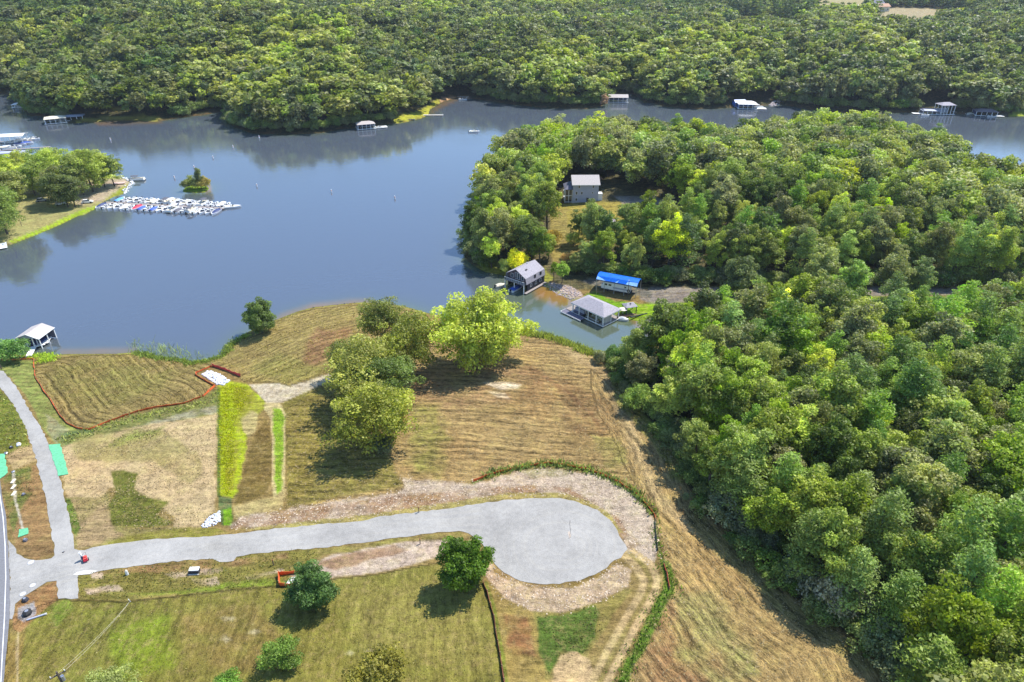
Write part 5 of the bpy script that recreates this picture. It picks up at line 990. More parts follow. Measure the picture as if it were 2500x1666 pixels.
windows(g_, [(-4.38,0.55,4.6,0.7,2.1,math.pi/2), (-4.38,-0.45,4.6,0.7,2.1,math.pi/2), (-4.38,2.2,4.3,0.9,1.3,math.pi/2), (-4.38,-2.0,4.3,0.9,1.3,math.pi/2), (-2.5,-4.0,1.9,0.8,0.9,0), (0,-4.0,1.9,0.8,0.9,0), (2.5,-4.0,1.9,0.8,0.9,0)])
for x in (-0.6, 2.4):
    d_ = part('dormer_window', MB().box((x,-3.95,4.35),(0.75,0.5,1.1)), M_black, g_)
part('skylight', MB().box((-2.0,-1.6,6.42),(0.9,0.5,0.1)), M_black, g_); part('vent_pipe', MB().tube((0.5,0,7.0),(0.5,0,7.7),0.18), M_white, g_)
part('balcony', MB().box((-5.3,0,3.0),(1.8,7.8,0.14)), M_deck, g_)
rl = MB().tube((-6.1,-3.9,3.95),(-6.1,3.9,3.95),0.07)
for y in np.linspace(-3.9, 3.9, 12): rl.tube((-6.1,y,3.0),(-6.1,y,3.95),0.035,n=4)
part('railing', rl, M_white, g_); part('dock_rim', MB().box((-0.5,-4.5,0.4),(11.4,0.9,0.14)).box((5.2,0,0.4),(1.0,8.6,0.14)), M_deck, g_); posts(g_, [(-6,-3.8),(-6,0),(-6,3.8)], -0.5, 3.0, 0.12)
p_ = W1(1222, 700); o = make_runabout('cream rowing dinghy moored at the left corner of the gambrel roofed boathouse', 3.6, 1.7, hull=M_cream, cover=M_cream, name='dinghy'); o.location = (p_.x, p_.y, 0); o.rotation_euler = (0, 0, 0.5)
p_ = W1(1262, 704); boat('blue', p_.x, p_.y-0.5, yaw, 'boat with blue cover hanging inside the gambrel roofed boathouse')
rmp = thing('gangway', 'timber gangway from the gambrel roofed boathouse to the stony beach', 'gangway', (W1(1322,684).x, W1(1322,684).y, 0), yaw+0.1); planks(rmp, -1, 6, -0.8, 0.8, 0.55, M_brown, 'y', 0.7)

# blue carport with the motor home
c = at(1513, 716); a0, a1 = G1(1466, 707), G1(1556, 724); yaw = math.atan2(a1.y-a0.y, a1.x-a0.x); zc_ = c.z
cp_ = thing('carport', 'long carport with bright blue tarpaulin roof above the cove', 'carport', ((a0.x+a1.x)/2, (a0.y+a1.y)/2+1.6, zc_-0.05), yaw)
prof = [(-2.7,3.9),(-1.6,4.8),(0,5.2),(1.6,4.8),(2.7,3.9)]; rb = MB()
for (y0, z0), (y1, z1) in zip(prof[:-1], prof[1:]): rb.slab([(-6.6,y0,z0),(6.6,y0,z0),(6.6,y1,z1),(-6.6,y1,z1)], 0.05)
part('tarpaulin', rb, M_tarp, cp_); part('worn_tarpaulin', MB().slab([(2.9,-2.75,3.9),(6.5,-2.75,3.9),(6.5,-1.75,4.72),(3.4,-1.85,4.63)], 0.02).slab([(-6.5,-2.75,3.9),(-3.2,-2.75,3.9),(-4.6,-2.3,4.26),(-6.5,-1.75,4.72)], 0.02).slab([(-0.6,-2.75,3.9),(0.2,-2.75,3.9),(0.6,-1.9,4.58)], 0.02), M_tarp2, cp_)
part('valance', MB().box((0,-2.72,3.85),(13.2,0.04,0.25)), M_navy, cp_); posts(cp_, [(x, y) for x in (-6.4,-3.8,-0.6,2.6,6.4) for y in (-2.6,2.6)], 0, 3.9, 0.07, M_metal)
mh = thing('motor_home', 'white motor home parked under the blue carport, spare wheel on its back', 'motor home', ((a0.x+a1.x)/2-0.2, (a0.y+a1.y)/2+0.9, zc_+0.1), yaw)
part('body', MB().box((-0.2,0,1.9),(8.6,2.4,2.3)).box((-4.7,0,1.4),(0.9,2.3,1.3)), M_hull, mh); part('stripe', MB().box((1.2,-1.22,1.6),(5.0,0.03,0.5)), M_siding, mh); part('skirt', MB().box((0,0,0.6),(8.8,2.2,0.5)), M_dark, mh)
windows(mh, [(-3.6,-1.23,2.3,0.9,0.7,0), (-2.3,-1.23,2.3,1.0,0.7,0), (2.6,-1.23,2.4,0.8,0.5,0)])
for x in (-3.0, 2.6, 3.5): part('wheel', MB().tube((x,-1.2,0.45),(x,-0.9,0.45),0.45,n=12), M_black, mh)
sw_ = part('spare_wheel', MB().tube((3.75,-1.25,1.5),(3.75,-1.4,1.5),0.5,n=14), M_black, mh); part('hub', MB().tube((3.75,-1.4,1.5),(3.75,-1.46,1.5),0.25,n=10), M_hull, sw_)
p_ = at(1456, 721); fp_ = thing('flag_pole', 'slim pale pole standing at the left end of the blue carport', 'pole', p_); part('pole', MB().tube((0,0,0),(0,0,4.8),0.08,0.06), M_stake, fp_)
p_ = at(1532, 728); fp_ = thing('utility_post', 'dark tall post in front of the blue carport', 'pole', p_); part('pole', MB().tube((0,0,0),(0,0,6.2),0.11,0.08), M_pole, fp_); part('insulator', MB().box((0,0,6.0),(0.4,0.15,0.15)), M_white, fp_)
# small gazebo by the hipped boathouse
p_ = at(1536, 762); gz_ = thing('gazebo', 'small grey roofed gazebo on dark posts beside the hipped boathouse', 'gazebo', p_, 0.3)
part('roof', MB().slab([(-1.9,-1.6,2.3),(1.9,-1.6,2.3),(0.9,0,3.1),(-0.9,0,3.1)], 0.08).slab([(1.9,1.6,2.3),(-1.9,1.6,2.3),(-0.9,0,3.1),(0.9,0,3.1)], 0.08).slab([(1.9,-1.6,2.3),(1.9,1.6,2.3),(0.9,0,3.1)], 0.08).slab([(-1.9,1.6,2.3),(-1.9,-1.6,2.3),(-0.9,0,3.1)], 0.08), M_shingle, gz_); part('roof_gap', MB().prism([(-0.3,-0.3),(0.3,-0.3),(0,-0.7)], 3.0, 3.12), M_black, gz_); posts(gz_, [(-1.6,-1.3),(1.6,-1.3),(1.6,1.3),(-1.6,1.3)], 0, 2.4, 0.09, M_dark)
p_ = W1(1520, 772); um = thing('parasol', 'cream parasol on the dock between hipped boathouse and gazebo', 'parasol', (p_.x, p_.y, 0.6)); part('canopy', MB().add([(0,0,2.3)]+[(1.35*math.cos(i*math.pi/4),1.35*math.sin(i*math.pi/4),1.75) for i in range(8)], [(0,1+i,1+(i+1)%8) for i in range(8)]), M_cream, um); part('pole', MB().tube((0,0,0),(0,0,2.35),0.04), M_white, um); part('base', MB().tube((0,0,0),(0,0,0.12),0.3,n=10), M_black, um)
p_ = W1(1522, 776); bw_ = thing('boardwalk', 'short boardwalk linking the hipped boathouse with the grassy bank', 'boardwalk', (p_.x, p_.y, 0), 0.35); planks(bw_, -2, 6, -0.7, 0.7, 0.6, M_brown, 'y', 0.7)
p_ = W1(1522, 783); o = make_runabout('small white dinghy tied beside the boardwalk', 3.0, 1.3, hull=M_hull, cover=M_hull, name='dinghy'); o.location = (p_.x, p_.y, 0); o.rotation_euler = (0, 0, -0.3)
p_ = at(1592, 782); pt = thing('landing', 'old wooden landing lying on the bright grass at the cove shore', 'landing', (p_.x, p_.y, max(p_.z, 0.15)), 0.62); planks(pt, -2.6, 2.6, -0.9, 0.9, 0.15, M_deck, 'y', 0.65)
lg = thing('log', 'dark fallen log on the grass above the dinghy', 'log', at(1560, 772), 0.45); part('trunk', MB().tube((-3,0,0.25),(3,0,0.3),0.25,0.12,n=7), M_dark, lg)

# stones: joined masses of real rocks
def stones(name, label, X, Y, r, m, seed=1, zadd=0.0, cat='rocks'):
    rg = np.random.default_rng(seed); ico = bmesh.new(); bmesh.ops.create_icosphere(ico, subdivisions=1, radius=1.0); iv = np.array([v.co for v in ico.verts]); jf = np.array([[v.index for v in f.verts] for f in ico.faces]); ico.free()
    Z = height(X, Y)+zadd; V = []; F = []
    for i in range(len(X)):
        s = r*rg.uniform(0.5, 1.4)*rg.uniform(0.7, 1.2, 3); s[2] *= 0.7; V.append(iv*s*(1+rg.normal(0, .12, (len(iv), 1)))+(X[i], Y[i], Z[i]+s[2]*0.3)); F.append(jf+i*len(iv))
    o = link(bpy.data.objects.new(name, np_mesh(name, np.concatenate(V), np.concatenate(F), m))); return tag(o, label, cat, kind='stuff')
X, Y = infill([(493,915),(511,905),(534,914),(561,931),(545,941),(528,938)], 16, 31); stones('rock_apron', 'square apron of white broken rock enclosed by red silt fence', X, Y, 0.28, M_stone, 2)
X, Y = infill([(536,1246),(539,1273),(517,1288),(488,1288),(509,1265)], 22, 32); stones('rock_apron', 'fan of white rock beside the road at the swale outlet', X, Y, 0.2, M_stone, 3)
X, Y = infill([(1326,699),(1345,692),(1390,700),(1415,714),(1420,726),(1393,733),(1366,722)], 3, 33); stones('beach_stones', 'pale stones on the small beach between the two boathouses', X, Y, 0.22, mat('pinkish_stone', (0.45, 0.38, 0.38), 0.85, 0.3, 2), 4)
X, Y = along([(765,751),(861,740),(892,739)], 0.5, 0.4, 34); stones('shore_rocks', 'scattered dark rocks along the knoll waterline', X, Y, 0.3, mat('dark_stone', (0.12, 0.11, 0.1), 0.9, 0.3, 2), 5)
X, Y = along([(292,431),(317,441),(321,448),(309,461),(306,473)], 3.0, 0.5, 35); stones('rock_revetment', 'pale rock edge round the wooded point', X, Y, 0.5, M_stone, 6)

# silt fences
def fence(name, label, line, m, h=0.52, gap=2.4, cat='silt fence', post_m=None, top=None, posts_on=True):
    P = np.array(line, float); x, y, z = G(P[:, 0], P[:, 1]); t = thing(name, label, cat, (x[0], y[0], z[0])); pts_ = []
    for i in range(len(x)-1):
        L = math.hypot(x[i+1]-x[i], y[i+1]-y[i]); k = max(1, int(round(L/gap)))
        for j in range(k): pts_.append((x[i]+(x[i+1]-x[i])*j/k, y[i]+(y[i+1]-y[i])*j/k))
    pts_.append((x[-1], y[-1])); pts_ = [Vector((a, b_, hz(a, b_))) for a, b_ in pts_]; o0 = Vector((x[0], y[0], z[0])); rr = random.Random(len(line))
    lean = [Vector((rr.uniform(-.14, .14), rr.uniform(-.16, .05), 0)) for _ in pts_]; hh = [h*rr.uniform(0.75, 1.1) for _ in pts_]; mb = MB()
    for i in range(len(pts_)-1):
        a, b_ = pts_[i]-o0, pts_[i+1]-o0; n_ = Vector((b_.y-a.y, a.x-b_.x, 0)).normalized()*0.02; la, lb = lean[i], lean[i+1]; mid = (a+b_)/2; hm = min(hh[i], hh[i+1])*0.85; lm = (la+lb)/2
        ring = lambda p, l, H_: [tuple(p-n_-Vector((0,0,.05))), tuple(p+n_-Vector((0,0,.05))), tuple(p+n_+l+Vector((0,0,H_))), tuple(p-n_+l+Vector((0,0,H_)))]
        mb.loft([ring(a, la, hh[i]), ring(mid, lm, hm), ring(b_, lb, hh[i+1])])
    part('fabric', mb, m, t)
    if posts_on:
        pm = MB().box((0,0,h*0.6),(0.09,0.09,h*1.35)).mesh('post', post_m or M_stake)
        for q, l in zip(pts_, lean): o = link(bpy.data.objects.new('post', pm), t); o.location = q-o0+Vector((0, 0.08, 0)); o.rotation_euler = (-l.y*0.8, l.x*0.8, 0)
    return t
fence('silt_fence', 'orange red silt fence round the left mown field, from dock to rock apron', [(4,880),(45,879),(82,877),(87,924),(111,959),(130,985),(142,1008),(165,1035),(191,1047),(218,1050),(268,1029),(337,1005),(383,995),(452,985),(497,968),(526,943),(501,930),(478,916),(480,911),(518,894.5)], M_orange)
fence('silt_fence', 'red silt fence on the upper right side of the white rock apron', [(519,895),(551,905),(587,920)], M_red, 0.95)
fence('silt_fence', 'red silt fence half hidden in weeds in an arc round the turning circle', WEEDLINE[:13], M_orange, 0.6)
fence('silt_fence', 'dark sagging silt fence right of the straw bank below the arc', [(1600,1275),(1601,1310),(1607,1345)], M_dark, 0.7)
fence('silt_fence', 'short red silt fence among weeds right of the double track', [(1621,1380),(1628,1405),(1634,1440)], M_red, 0.8)
fence('silt_fence', 'long dark red silt fence down the right side of the lawn', [(1180,1424),(1191,1450),(1199,1479),(1205,1510),(1210,1544),(1222,1602),(1232,1664),(1245,1740)], mat('rusty_fabric', (0.22, 0.06, 0.035), 0.8, 0.4, 0.8), 0.75, 2.4)
fence('netting_fence', 'bright orange netting fence round a white slab beside the dark lawn tree', [(743,1392),(726,1399),(689,1404),(683,1405),(684,1431),(723,1432),(745,1432)], M_orange, 1.0, 1.8, 'netting')
sb = thing('slab', 'white slab lying inside the orange netting', 'slab', at(722, 1416), 0.3); part('panel', MB().prism([(-1.6,-0.6),(1.5,-0.5),(1.7,0.5),(-0.9,0.6)], 0.02, 0.14), M_white, sb)

# green erosion blankets
for poly, lb in (([(119,1087),(147,1085),(168,1158),(143,1163)], 'mint green erosion blanket along the right edge of the branch lane'), ([(-6,1110),(11,1109),(20,1155),(-2,1172)], 'mint green erosion blanket at the left picture edge'), ([(47,1294),(68,1290),(70,1305),(46,1313)], 'small mint green blanket in the brown triangle by the road')):
    o = sheet('erosion_blanket', poly, 0.12, M_mint, 1.2, 0.12, 9, None, None); tag(o, lb, 'blanket', 'mint green erosion blankets')

# left small boathouse and its dock
e0, e1, e2 = W1(49,829,3.6), W1(86,796,3.6), W1(116,800,3.6)
c = W1(92, 836, 0.5); s_b = thing('boathouse', 'small boathouse with pale gabled roof on the near left shore', 'boathouse', (c.x, c.y+0.6, 0), -0.08)
rf = MB(); rf.slab([(-3.5,-3.4,3.2),(0,-3.4,4.5),(0,3.2,4.5),(-3.5,3.2,3.2)], 0.14); rf.slab([(0,-3.4,4.5),(3.3,-3.4,3.2),(3.3,3.2,3.2),(0,3.2,4.5)], 0.14); part('roof', rf, M_tan, s_b)
part('trim', MB().tube((-3.5,-3.42,3.16),(0,-3.42,4.46),0.09,n=4).tube((0,-3.42,4.46),(3.3,-3.42,3.16),0.09,n=4).tube((3.32,-3.4,3.16),(3.32,3.2,3.16),0.08,n=4), M_white, s_b)
part('gable', MB().add([(-3.1,-3.1,3.1),(3.0,-3.1,3.1),(0,-3.1,4.25),(-3.1,-3.0,3.1),(3.0,-3.0,3.1),(0,-3.0,4.25)], [(0,1,2),(5,4,3),(0,3,4,1),(1,4,5,2),(2,5,3,0)]), M_siding, s_b)
posts(s_b, [(x, y) for x in (-3.0,3.0) for y in (-3,0,2.9)]+[(-1,-3),(1,-3)], -0.5, 3.1, 0.1); part('wall', MB().box((0,2.8,1.6),(5.9,0.1,2.6)).box((-2.95,0,1.6),(0.1,5.6,2.6)), M_blued, s_b); part('lift', MB().box((0,0,0.8),(3.2,4.4,0.5)), M_navy, s_b)
for x in (-2.2,-0.6,0.9,2.1): part('curtain', MB().box((x,-2.9,1.9),(0.35,0.06,2.2)), M_siding, s_b)
dp_ = [W1(u, v, 0.6) for u, v in ((70,870),(82,846),(110,839),(122,817))]
dk2 = thing('dock', 'zigzag white dock leading to the small boathouse on the near left shore', 'dock', dp_[0])
for a, b_ in zip(dp_[:-1], dp_[1:]):
    L = (b_-a).length; yw = math.atan2(b_.y-a.y, b_.x-a.x); n_ = max(2, int(L/0.8)); me = MB().box((0,0,0),(L/n_-0.02,1.5,0.1)).mesh('plank', M_white)
    for i in range(n_): o = link(bpy.data.objects.new('plank', me), dk2); o.location = a.lerp(b_, (i+0.5)/n_)-dp_[0]; o.rotation_euler = (0, 0, yw)
sj = thing('jetty', 'short white jetty at the left edge below the park lawn', 'jetty', W1(6, 598, 0.5), -0.95); planks(sj, -5, 4.2, -1.3, 1.3, 0, M_white, 'y', 1.0)

# house on the peninsula
hb = at(1428, 494); H0 = hb.z
hs = thing('house', 'pale blue three storey house with grey gabled roof among peninsula trees', 'house', (hb.x, hb.y+4.6, H0-0.3), 0.02)
part('wall', MB().box((0,0,3.8),(10.2,9.0,7.6)), M_siding, hs)
part('gable', MB().add([(-5.1,-4.5,7.6),(-5.1,4.5,7.6),(-5.1,0,9.7),(5.1,-4.5,7.6),(5.1,4.5,7.6),(5.1,0,9.7)], [(0,1,2),(5,4,3),(0,3,4,1),(1,4,5,2),(0,2,5,3)]), M_siding, hs)
part('roof', gable_roof(11.2, 10.4, 7.55, 2.5, 0.18), M_tan, hs); part('fascia', MB().box((0,-5.22,7.4),(11.2,0.08,0.3)), M_white, hs)
windows(hs, [(-2.6,-4.53,6.6,0.6,1.2,0),(2.9,-4.53,6.6,0.6,1.2,0),(-3.6,-4.53,4.0,0.7,1.2,0),(-1.5,-4.53,4.0,0.7,1.2,0),(2.8,-4.53,4.1,0.6,0.6,0),(-3.6,-4.53,1.4,0.8,1.1,0)]); part('door', MB().box((0.9,-4.55,1.2),(0.9,0.08,1.8)), M_dark, hs)
pr_ = part('porch', MB().box((-6.7,-0.5,2.9),(3.0,7.6,0.2)).box((-6.7,-0.5,5.4),(3.0,7.6,0.2)).box((-6.7,-0.5,0.3),(3.0,7.6,0.2)), M_white, hs); part('porch_roof', MB().slab([(-8.4,-4.6,5.5),(-5.1,-4.6,5.5),(-5.1,-0.5,8.0)], 0.12).slab([(-8.4,3.4,5.5),(-8.4,-4.6,5.5),(-5.1,-0.5,8.0)], 0.12), M_blued, hs)
part('porch_screen', MB().box((-6.7,-4.2,1.6),(2.8,0.06,2.4)).box((-6.7,-4.2,4.2),(2.8,0.06,2.3)), M_glass, hs); posts(hs, [(-8.1,-4.25),(-6.7,-4.25),(-5.3,-4.25),(-8.1,3.2)], 0, 5.5, 0.1)
part('side_room', MB().box((6.0,-2.9,1.8),(1.7,2.6,3.6)), M_hull, hs); part('foundation', MB().box((0,0,0.15),(10.3,9.1,0.5)), M_conc, hs)
pd = at(1455, 436); pt_ = thing('patio', 'tan gravel patio behind the house among the trees', 'patio', pd); part('slab', MB().box((2,0,0.1),(6,4,0.2)), mat('tan_paving', srgb(200,160,140,0.7), 0.9, 0.2, 2), pt_)
sh_ = thing('shed', 'pinkish gable roofed shed below the house, half hidden by trees', 'shed', at(1445, 548), 0.35); part('wall', MB().box((0,0,1.3),(4.2,4.6,2.6)), M_siding, sh_); part('roof', MB().slab([(-2.5,-2.7,2.5),(0.2,-2.7,3.7),(0.2,2.7,3.7),(-2.5,2.7,2.5)], 0.12).slab([(0.2,-2.7,3.7),(2.5,-2.7,2.5),(2.5,2.7,2.5),(0.2,2.7,3.7)], 0.12), mat('pinkish_shingles', srgb(205,190,200,0.75), 0.85, 0.15, 2), sh_)
sh2 = thing('shed', 'small round roofed shed right of the pinkish shed below the house', 'shed', at(1490, 552), 0.1); part('wall', MB().tube((0,0,0),(0,0,2.3),1.5,n=8), M_siding, sh2); part('roof', MB().add([(0,0,3.4)]+[(1.9*math.cos(i*math.pi/4),1.9*math.sin(i*math.pi/4),2.2) for i in range(8)], [(0,1+i,1+(i+1)%8) for i in range(8)]), MATS['pinkish_shingles'], sh2)

# boathouses along the far shore
def far_boathouse(label, u, v, lx, ly, yaw, roofm, wallm=None, h=3.2, rise=1.2, deck=0, kind='hip', dside=1):
    p_ = W1(u, v); t = thing('boathouse', label, 'boathouse', (p_.x, p_.y, 0), yaw); part('roof', hip_roof(lx+1, ly+1, h, rise, lx*0.45) if kind == 'hip' else gable_roof(lx+1, ly+1, h, rise), roofm, t)
    posts(t, [(x, y) for x in np.linspace(-lx/2, lx/2, 5) for y in (-ly/2, ly/2)], -0.3, h, 0.14); part('walkway', MB().box((0,-ly/2-0.4,0.5),(lx+1.4,0.9,0.2)).box((0,ly/2,0.5),(lx+1.4,0.9,0.2)).box((-lx/2,0,0.5),(0.9,ly,0.2)), M_white, t)
    if wallm: part('wall', MB().box((0,ly/2-0.3,1.8),(lx,0.15,2.6)).box((-lx/2+0.2,0,1.8),(0.15,ly,2.6)), wallm, t)
    if deck: planks(t, dside*(lx/2+0.7) if dside > 0 else -lx/2-0.7-deck, dside*(lx/2+0.7)+deck if dside > 0 else -lx/2-0.7, -ly/2, ly/2*0.3, 0.5, M_white, 'y', 1.6)
    return t
far_boathouse('grey roofed boathouse with dark blue slips and white side deck below the far wooded point', 893, 314, 10, 7, 0.35, M_tan, M_navy, deck=7)
far_boathouse('long pale roofed boathouse at the mouth of the far inlet', 1508, 249, 13, 8, -0.05, M_tan, M_navy, 3.6, 1.5, kind='gable')
bh3 = far_boathouse('blue and white boathouse with white hipped roof on the far shore', 1822, 265, 12, 8, -0.1, mat('white_roof', (0.75, 0.74, 0.7), 0.6, 0.1, 1), M_blue, 3.4, 1.6, deck=6)
t = thing('shelter', 'bright blue tarpaulin shelter behind the white roofed far boathouse', 'shelter', at(1803, 262), 0.1); part('tarpaulin', gable_roof(8, 6, 3.6, 1.4), M_tarp, t); part('side_sheet', MB().box((-3.8,0,1.8),(0.1,5.6,3.6)), M_tarp, t); posts(t, [(-3.6,-2.6),(3.6,-2.6),(3.6,2.6),(-3.6,2.6)], 0, 3.6)
far_boathouse('two level lilac boathouse with hipped roof on the far right shore', 2302, 279, 9, 7, 0.1, M_shingle, M_siding, 6.2, 1.4); t = far_boathouse('low open boathouse attached left of the two level lilac one', 2270, 279, 11, 6, -0.15, M_siding, M_blued, 2.6, 0.4, deck=5, dside=-1)
far_boathouse('brown roofed boathouse near the right edge of the far shore', 2402, 282, 12, 8, -0.25, mat('brown_shingles', srgb(150,140,150,0.7), 0.85, 0.2, 2), M_navy, 3.0, 1.2, deck=4)
far_boathouse('white railed boathouse on the far left shore', 138, 300, 11, 8, 0.5, M_cream, M_siding, 3.2, 1.0); far_boathouse('lilac canopied boathouse joined right of the white railed one', 178, 294, 13, 6, 0.3, M_siding, M_blued, 2.8, 0.6)
far_boathouse('tiny white boathouse under trees at the far left corner', 47, 263, 6, 5, 0.2, M_white, None, 2.4, 0.8)
for u, v, L, yw, lb in ((1058,283,13,0.02,'narrow pale jetty reaching out from the far sandy point'), (1126,238,11,-0.5,'slanting floating walkway in the far inlet'), (2348,276,11,-0.25,'pale pinkish floating walkway on the far right shore'), (1002,294,6,0.1,'dark low jetty beside the sunny grass on the far point')):
    p_ = W1(u, v); t = thing('jetty', lb, 'jetty', (p_.x, p_.y, 0), yw); planks(t, -L/2, L/2, -1.1, 1.1, 0.5, M_conc if 'dark' not in lb else M_dark, 'y', 1.2); posts(t, [(L/2-0.3, -1), (L/2-0.3, 1), (0, -1)], -0.3, 1.0, 0.08)
for u, v, k_, r_, lb in ((1130,244,'open',0.1,'small white boat floating beside the slanting far walkway'), (2370,280,'whitec',0.1,'yellowish boat beside the pinkish far walkway'), (1850,264,'pontw',0.05,'white pontoon boat right of the white roofed far boathouse'), (2258,283,'open',0.1,'white boat at the low open boathouse, far right'), (2420,286,'open',0.0,'white boat at the right end of the brown roofed boathouse'), (925,313,'open',0.2,'white boat on the side deck of the far grey roofed boathouse')):
    p_ = W1(u, v); boat(k_, p_.x, p_.y, r_, lb)
X, Y = infill([(1875,262),(1885,253),(1898,251),(1905,258),(1895,266)], 0.4, 36); stones('rock_pile', 'pinkish rock bank beside the white roofed far boathouse', X, Y, 0.9, MATS['pinkish_stone'], 8)

# navigation buoys
bm_ = None
for u, v, lb in ((270,343,'white buoy left of the middle, north of the grove'), (633,337,'white buoy close under the shaded far wooded point'), (569,361,'white buoy where tree reflections end, left of centre'), (520,387,'white buoy right of the tiny island and farther out'), (474,411,'white buoy just above the tiny island'), (426,436,'white buoy left of the tiny island'), (627,456,'white buoy right of the tiny island on open water'), (809,470,'white buoy in the middle of the lake'), (964,486,'rightmost white buoy, nearest the peninsula')):
    p_ = W1(u, v); t = thing('buoy', lb, 'buoy', p_, 0, 'white buoys marking the channel')
    if bm_ is None: bm_ = (MB().loft([[(r_*math.cos(a), r_*math.sin(a), z) for a in np.linspace(0, 2*math.pi, 9)[:-1]] for r_, z in ((0.25,-0.3),(0.35,0.1),(0.28,1.0),(0.12,1.5))]).mesh('float', M_white), MB().tube((0,0,0.75),(0,0,0.9),0.335,n=8).mesh('band', M_orange))
    link(bpy.data.objects.new('float', bm_[0]), t); link(bpy.data.objects.new('band', bm_[1]), t)

# people: one continuous skinned body each
def person(label, loc, rz, pose='stand', clothes=None, carry=None):
    J = {'pelvis': (0,0,0.95,.15), 'chest': (0,0.02,1.3,.17), 'neck': (0,0.02,1.5,.06), 'head': (0,0.03,1.66,.105), 'top': (0,0.03,1.76,.07)}
    if pose == 'stand': J.update({'hl': (-.1,0,.9,.1), 'kl': (-.12,-.03,.5,.065), 'al': (-.14,0,.09,.045), 'tl': (-.14,-.16,.04,.04), 'hr': (.1,0,.9,.1), 'kr': (.12,.06,.5,.065), 'ar': (.16,.12,.09,.045), 'tr': (.17,-.03,.04,.04), 'sl': (-.2,0,1.42,.065), 'el': (-.28,-.05,1.14,.045), 'wl': (-.26,-.25,.98,.032), 'sr': (.2,0,1.42,.065), 'er': (.28,-.1,1.15,.045), 'wr': (.24,-.32,1.0,.032)})
    else: J.update({'hl': (-.1,-.05,.9,.1), 'kl': (-.14,-.5,.92,.07), 'al': (-.14,-.55,.5,.045), 'tl': (-.14,-.7,.46,.04), 'hr': (.1,-.05,.9,.1), 'kr': (.14,-.5,.92,.07), 'ar': (.14,-.55,.5,.045), 'tr': (.14,-.7,.46,.04), 'sl': (-.2,0,1.42,.065), 'el': (-.27,-.12,1.16,.045), 'wl': (-.2,-.38,1.12,.032), 'sr': (.2,0,1.42,.065), 'er': (.27,-.12,1.16,.045), 'wr': (.2,-.38,1.2,.032)})
    for s in ('l', 'r'):
        wx_, wy_, wz_ = J['w'+s][:3]
        for i, dx in enumerate((-.03, -.01, .01, .03)): J[f'f{i}{s}'] = (wx_+dx*1.2, wy_-.11+abs(i-1.5)*0.01, wz_-.05, .01)
        J['t'+'h'+s] = (wx_+(.05 if s == 'l' else -.05), wy_-.05, wz_-.01, .011)
    E_ = [('pelvis','chest'),('chest','neck'),('neck','head'),('head','top')]
    for s in ('l', 'r'): E_ += [('pelvis','h'+s),('h'+s,'k'+s),('k'+s,'a'+s),('a'+s,'t'+s),('chest','s'+s),('s'+s,'e'+s),('e'+s,'w'+s),('w'+s,'th'+s)]+[('w'+s, f'f{i}{s}') for i in range(4)]
    nm = list(J); me = bpy.data.meshes.new('person'); me.from_pydata([J[k][:3] for k in nm], [(nm.index(a), nm.index(b_)) for a, b_ in E_], [])
    dz = 0 if pose == 'stand' else -0.45
    t = thing('person', label, 'person', (loc[0], loc[1], loc[2]+dz), rz); me.materials.append(clothes or M_white); o = link(bpy.data.objects.new('body', me), t)
    md = o.modifiers.new('skin', 'SKIN'); md.use_smooth_shade = True
    for i, k in enumerate(nm): r_ = J[k][3]; me.skin_vertices[0].data[i].radius = (r_, r_)
    me.skin_vertices[0].data[nm.index('pelvis')].use_root = True; o.modifiers.new('sub', 'SUBSURF').levels = 1
    return t
rp = at(205, 1371)
pm_ = person('person in white hat and white shirt with dark trousers standing on the gravel road', (rp.x-0.35, rp.y+0.3, rp.z+0.05), 2.4)
part('hat', MB().tube((0,0.03,1.72),(0,0.03,1.86),0.12,0.1,n=10).tube((0,0.03,1.72),(0,0.03,1.74),0.2,n=10), M_white, pm_); part('trousers', MB().tube((-.13,0,.1),(-.1,0,.95),0.09,0.13,n=8).tube((.15,.08,.1),(.1,0,.95),0.09,0.13,n=8), M_navy, pm_); part('face', MB().tube((0,-0.09,1.62),(0,-0.1,1.72),0.06,n=8), M_skin, pm_); part('hair', MB().tube((0,0.07,1.62),(0,0.08,1.72),0.1,n=8), M_dark, pm_)
cart = thing('hand_cart', 'small red wheeled machine beside the person on the gravel road', 'machine', (rp.x+0.35, rp.y+0.1, rp.z+0.05), 0.6)
part('engine', MB().box((0,0,0.55),(0.6,0.8,0.5)).box((0,0.1,0.88),(0.4,0.4,0.2)), M_red, cart); part('handle', MB().tube((-.25,.4,.7),(-.25,.9,1.05),0.025).tube((.25,.4,.7),(.25,.9,1.05),0.025).tube((-.25,.9,1.05),(.25,.9,1.05),0.025), M_black, cart)
for s in (-1, 1): part('wheel', MB().tube((s*.36,0,.25),(s*.46,0,.25),0.25,n=12), M_black, cart)
part('guard', MB().box((0,-.45,0.4),(0.7,0.12,0.3)), M_redc, cart)
p_ = W1(1158, 323); fb = boat('tan', p_.x, p_.y, 0.15, 'small white fishing boat with one person, alone on open water'); person('person in dark clothes sitting in the fishing boat', (p_.x+1.6, p_.y+0.2, 0.55), 1.2, 'sit', M_navy)
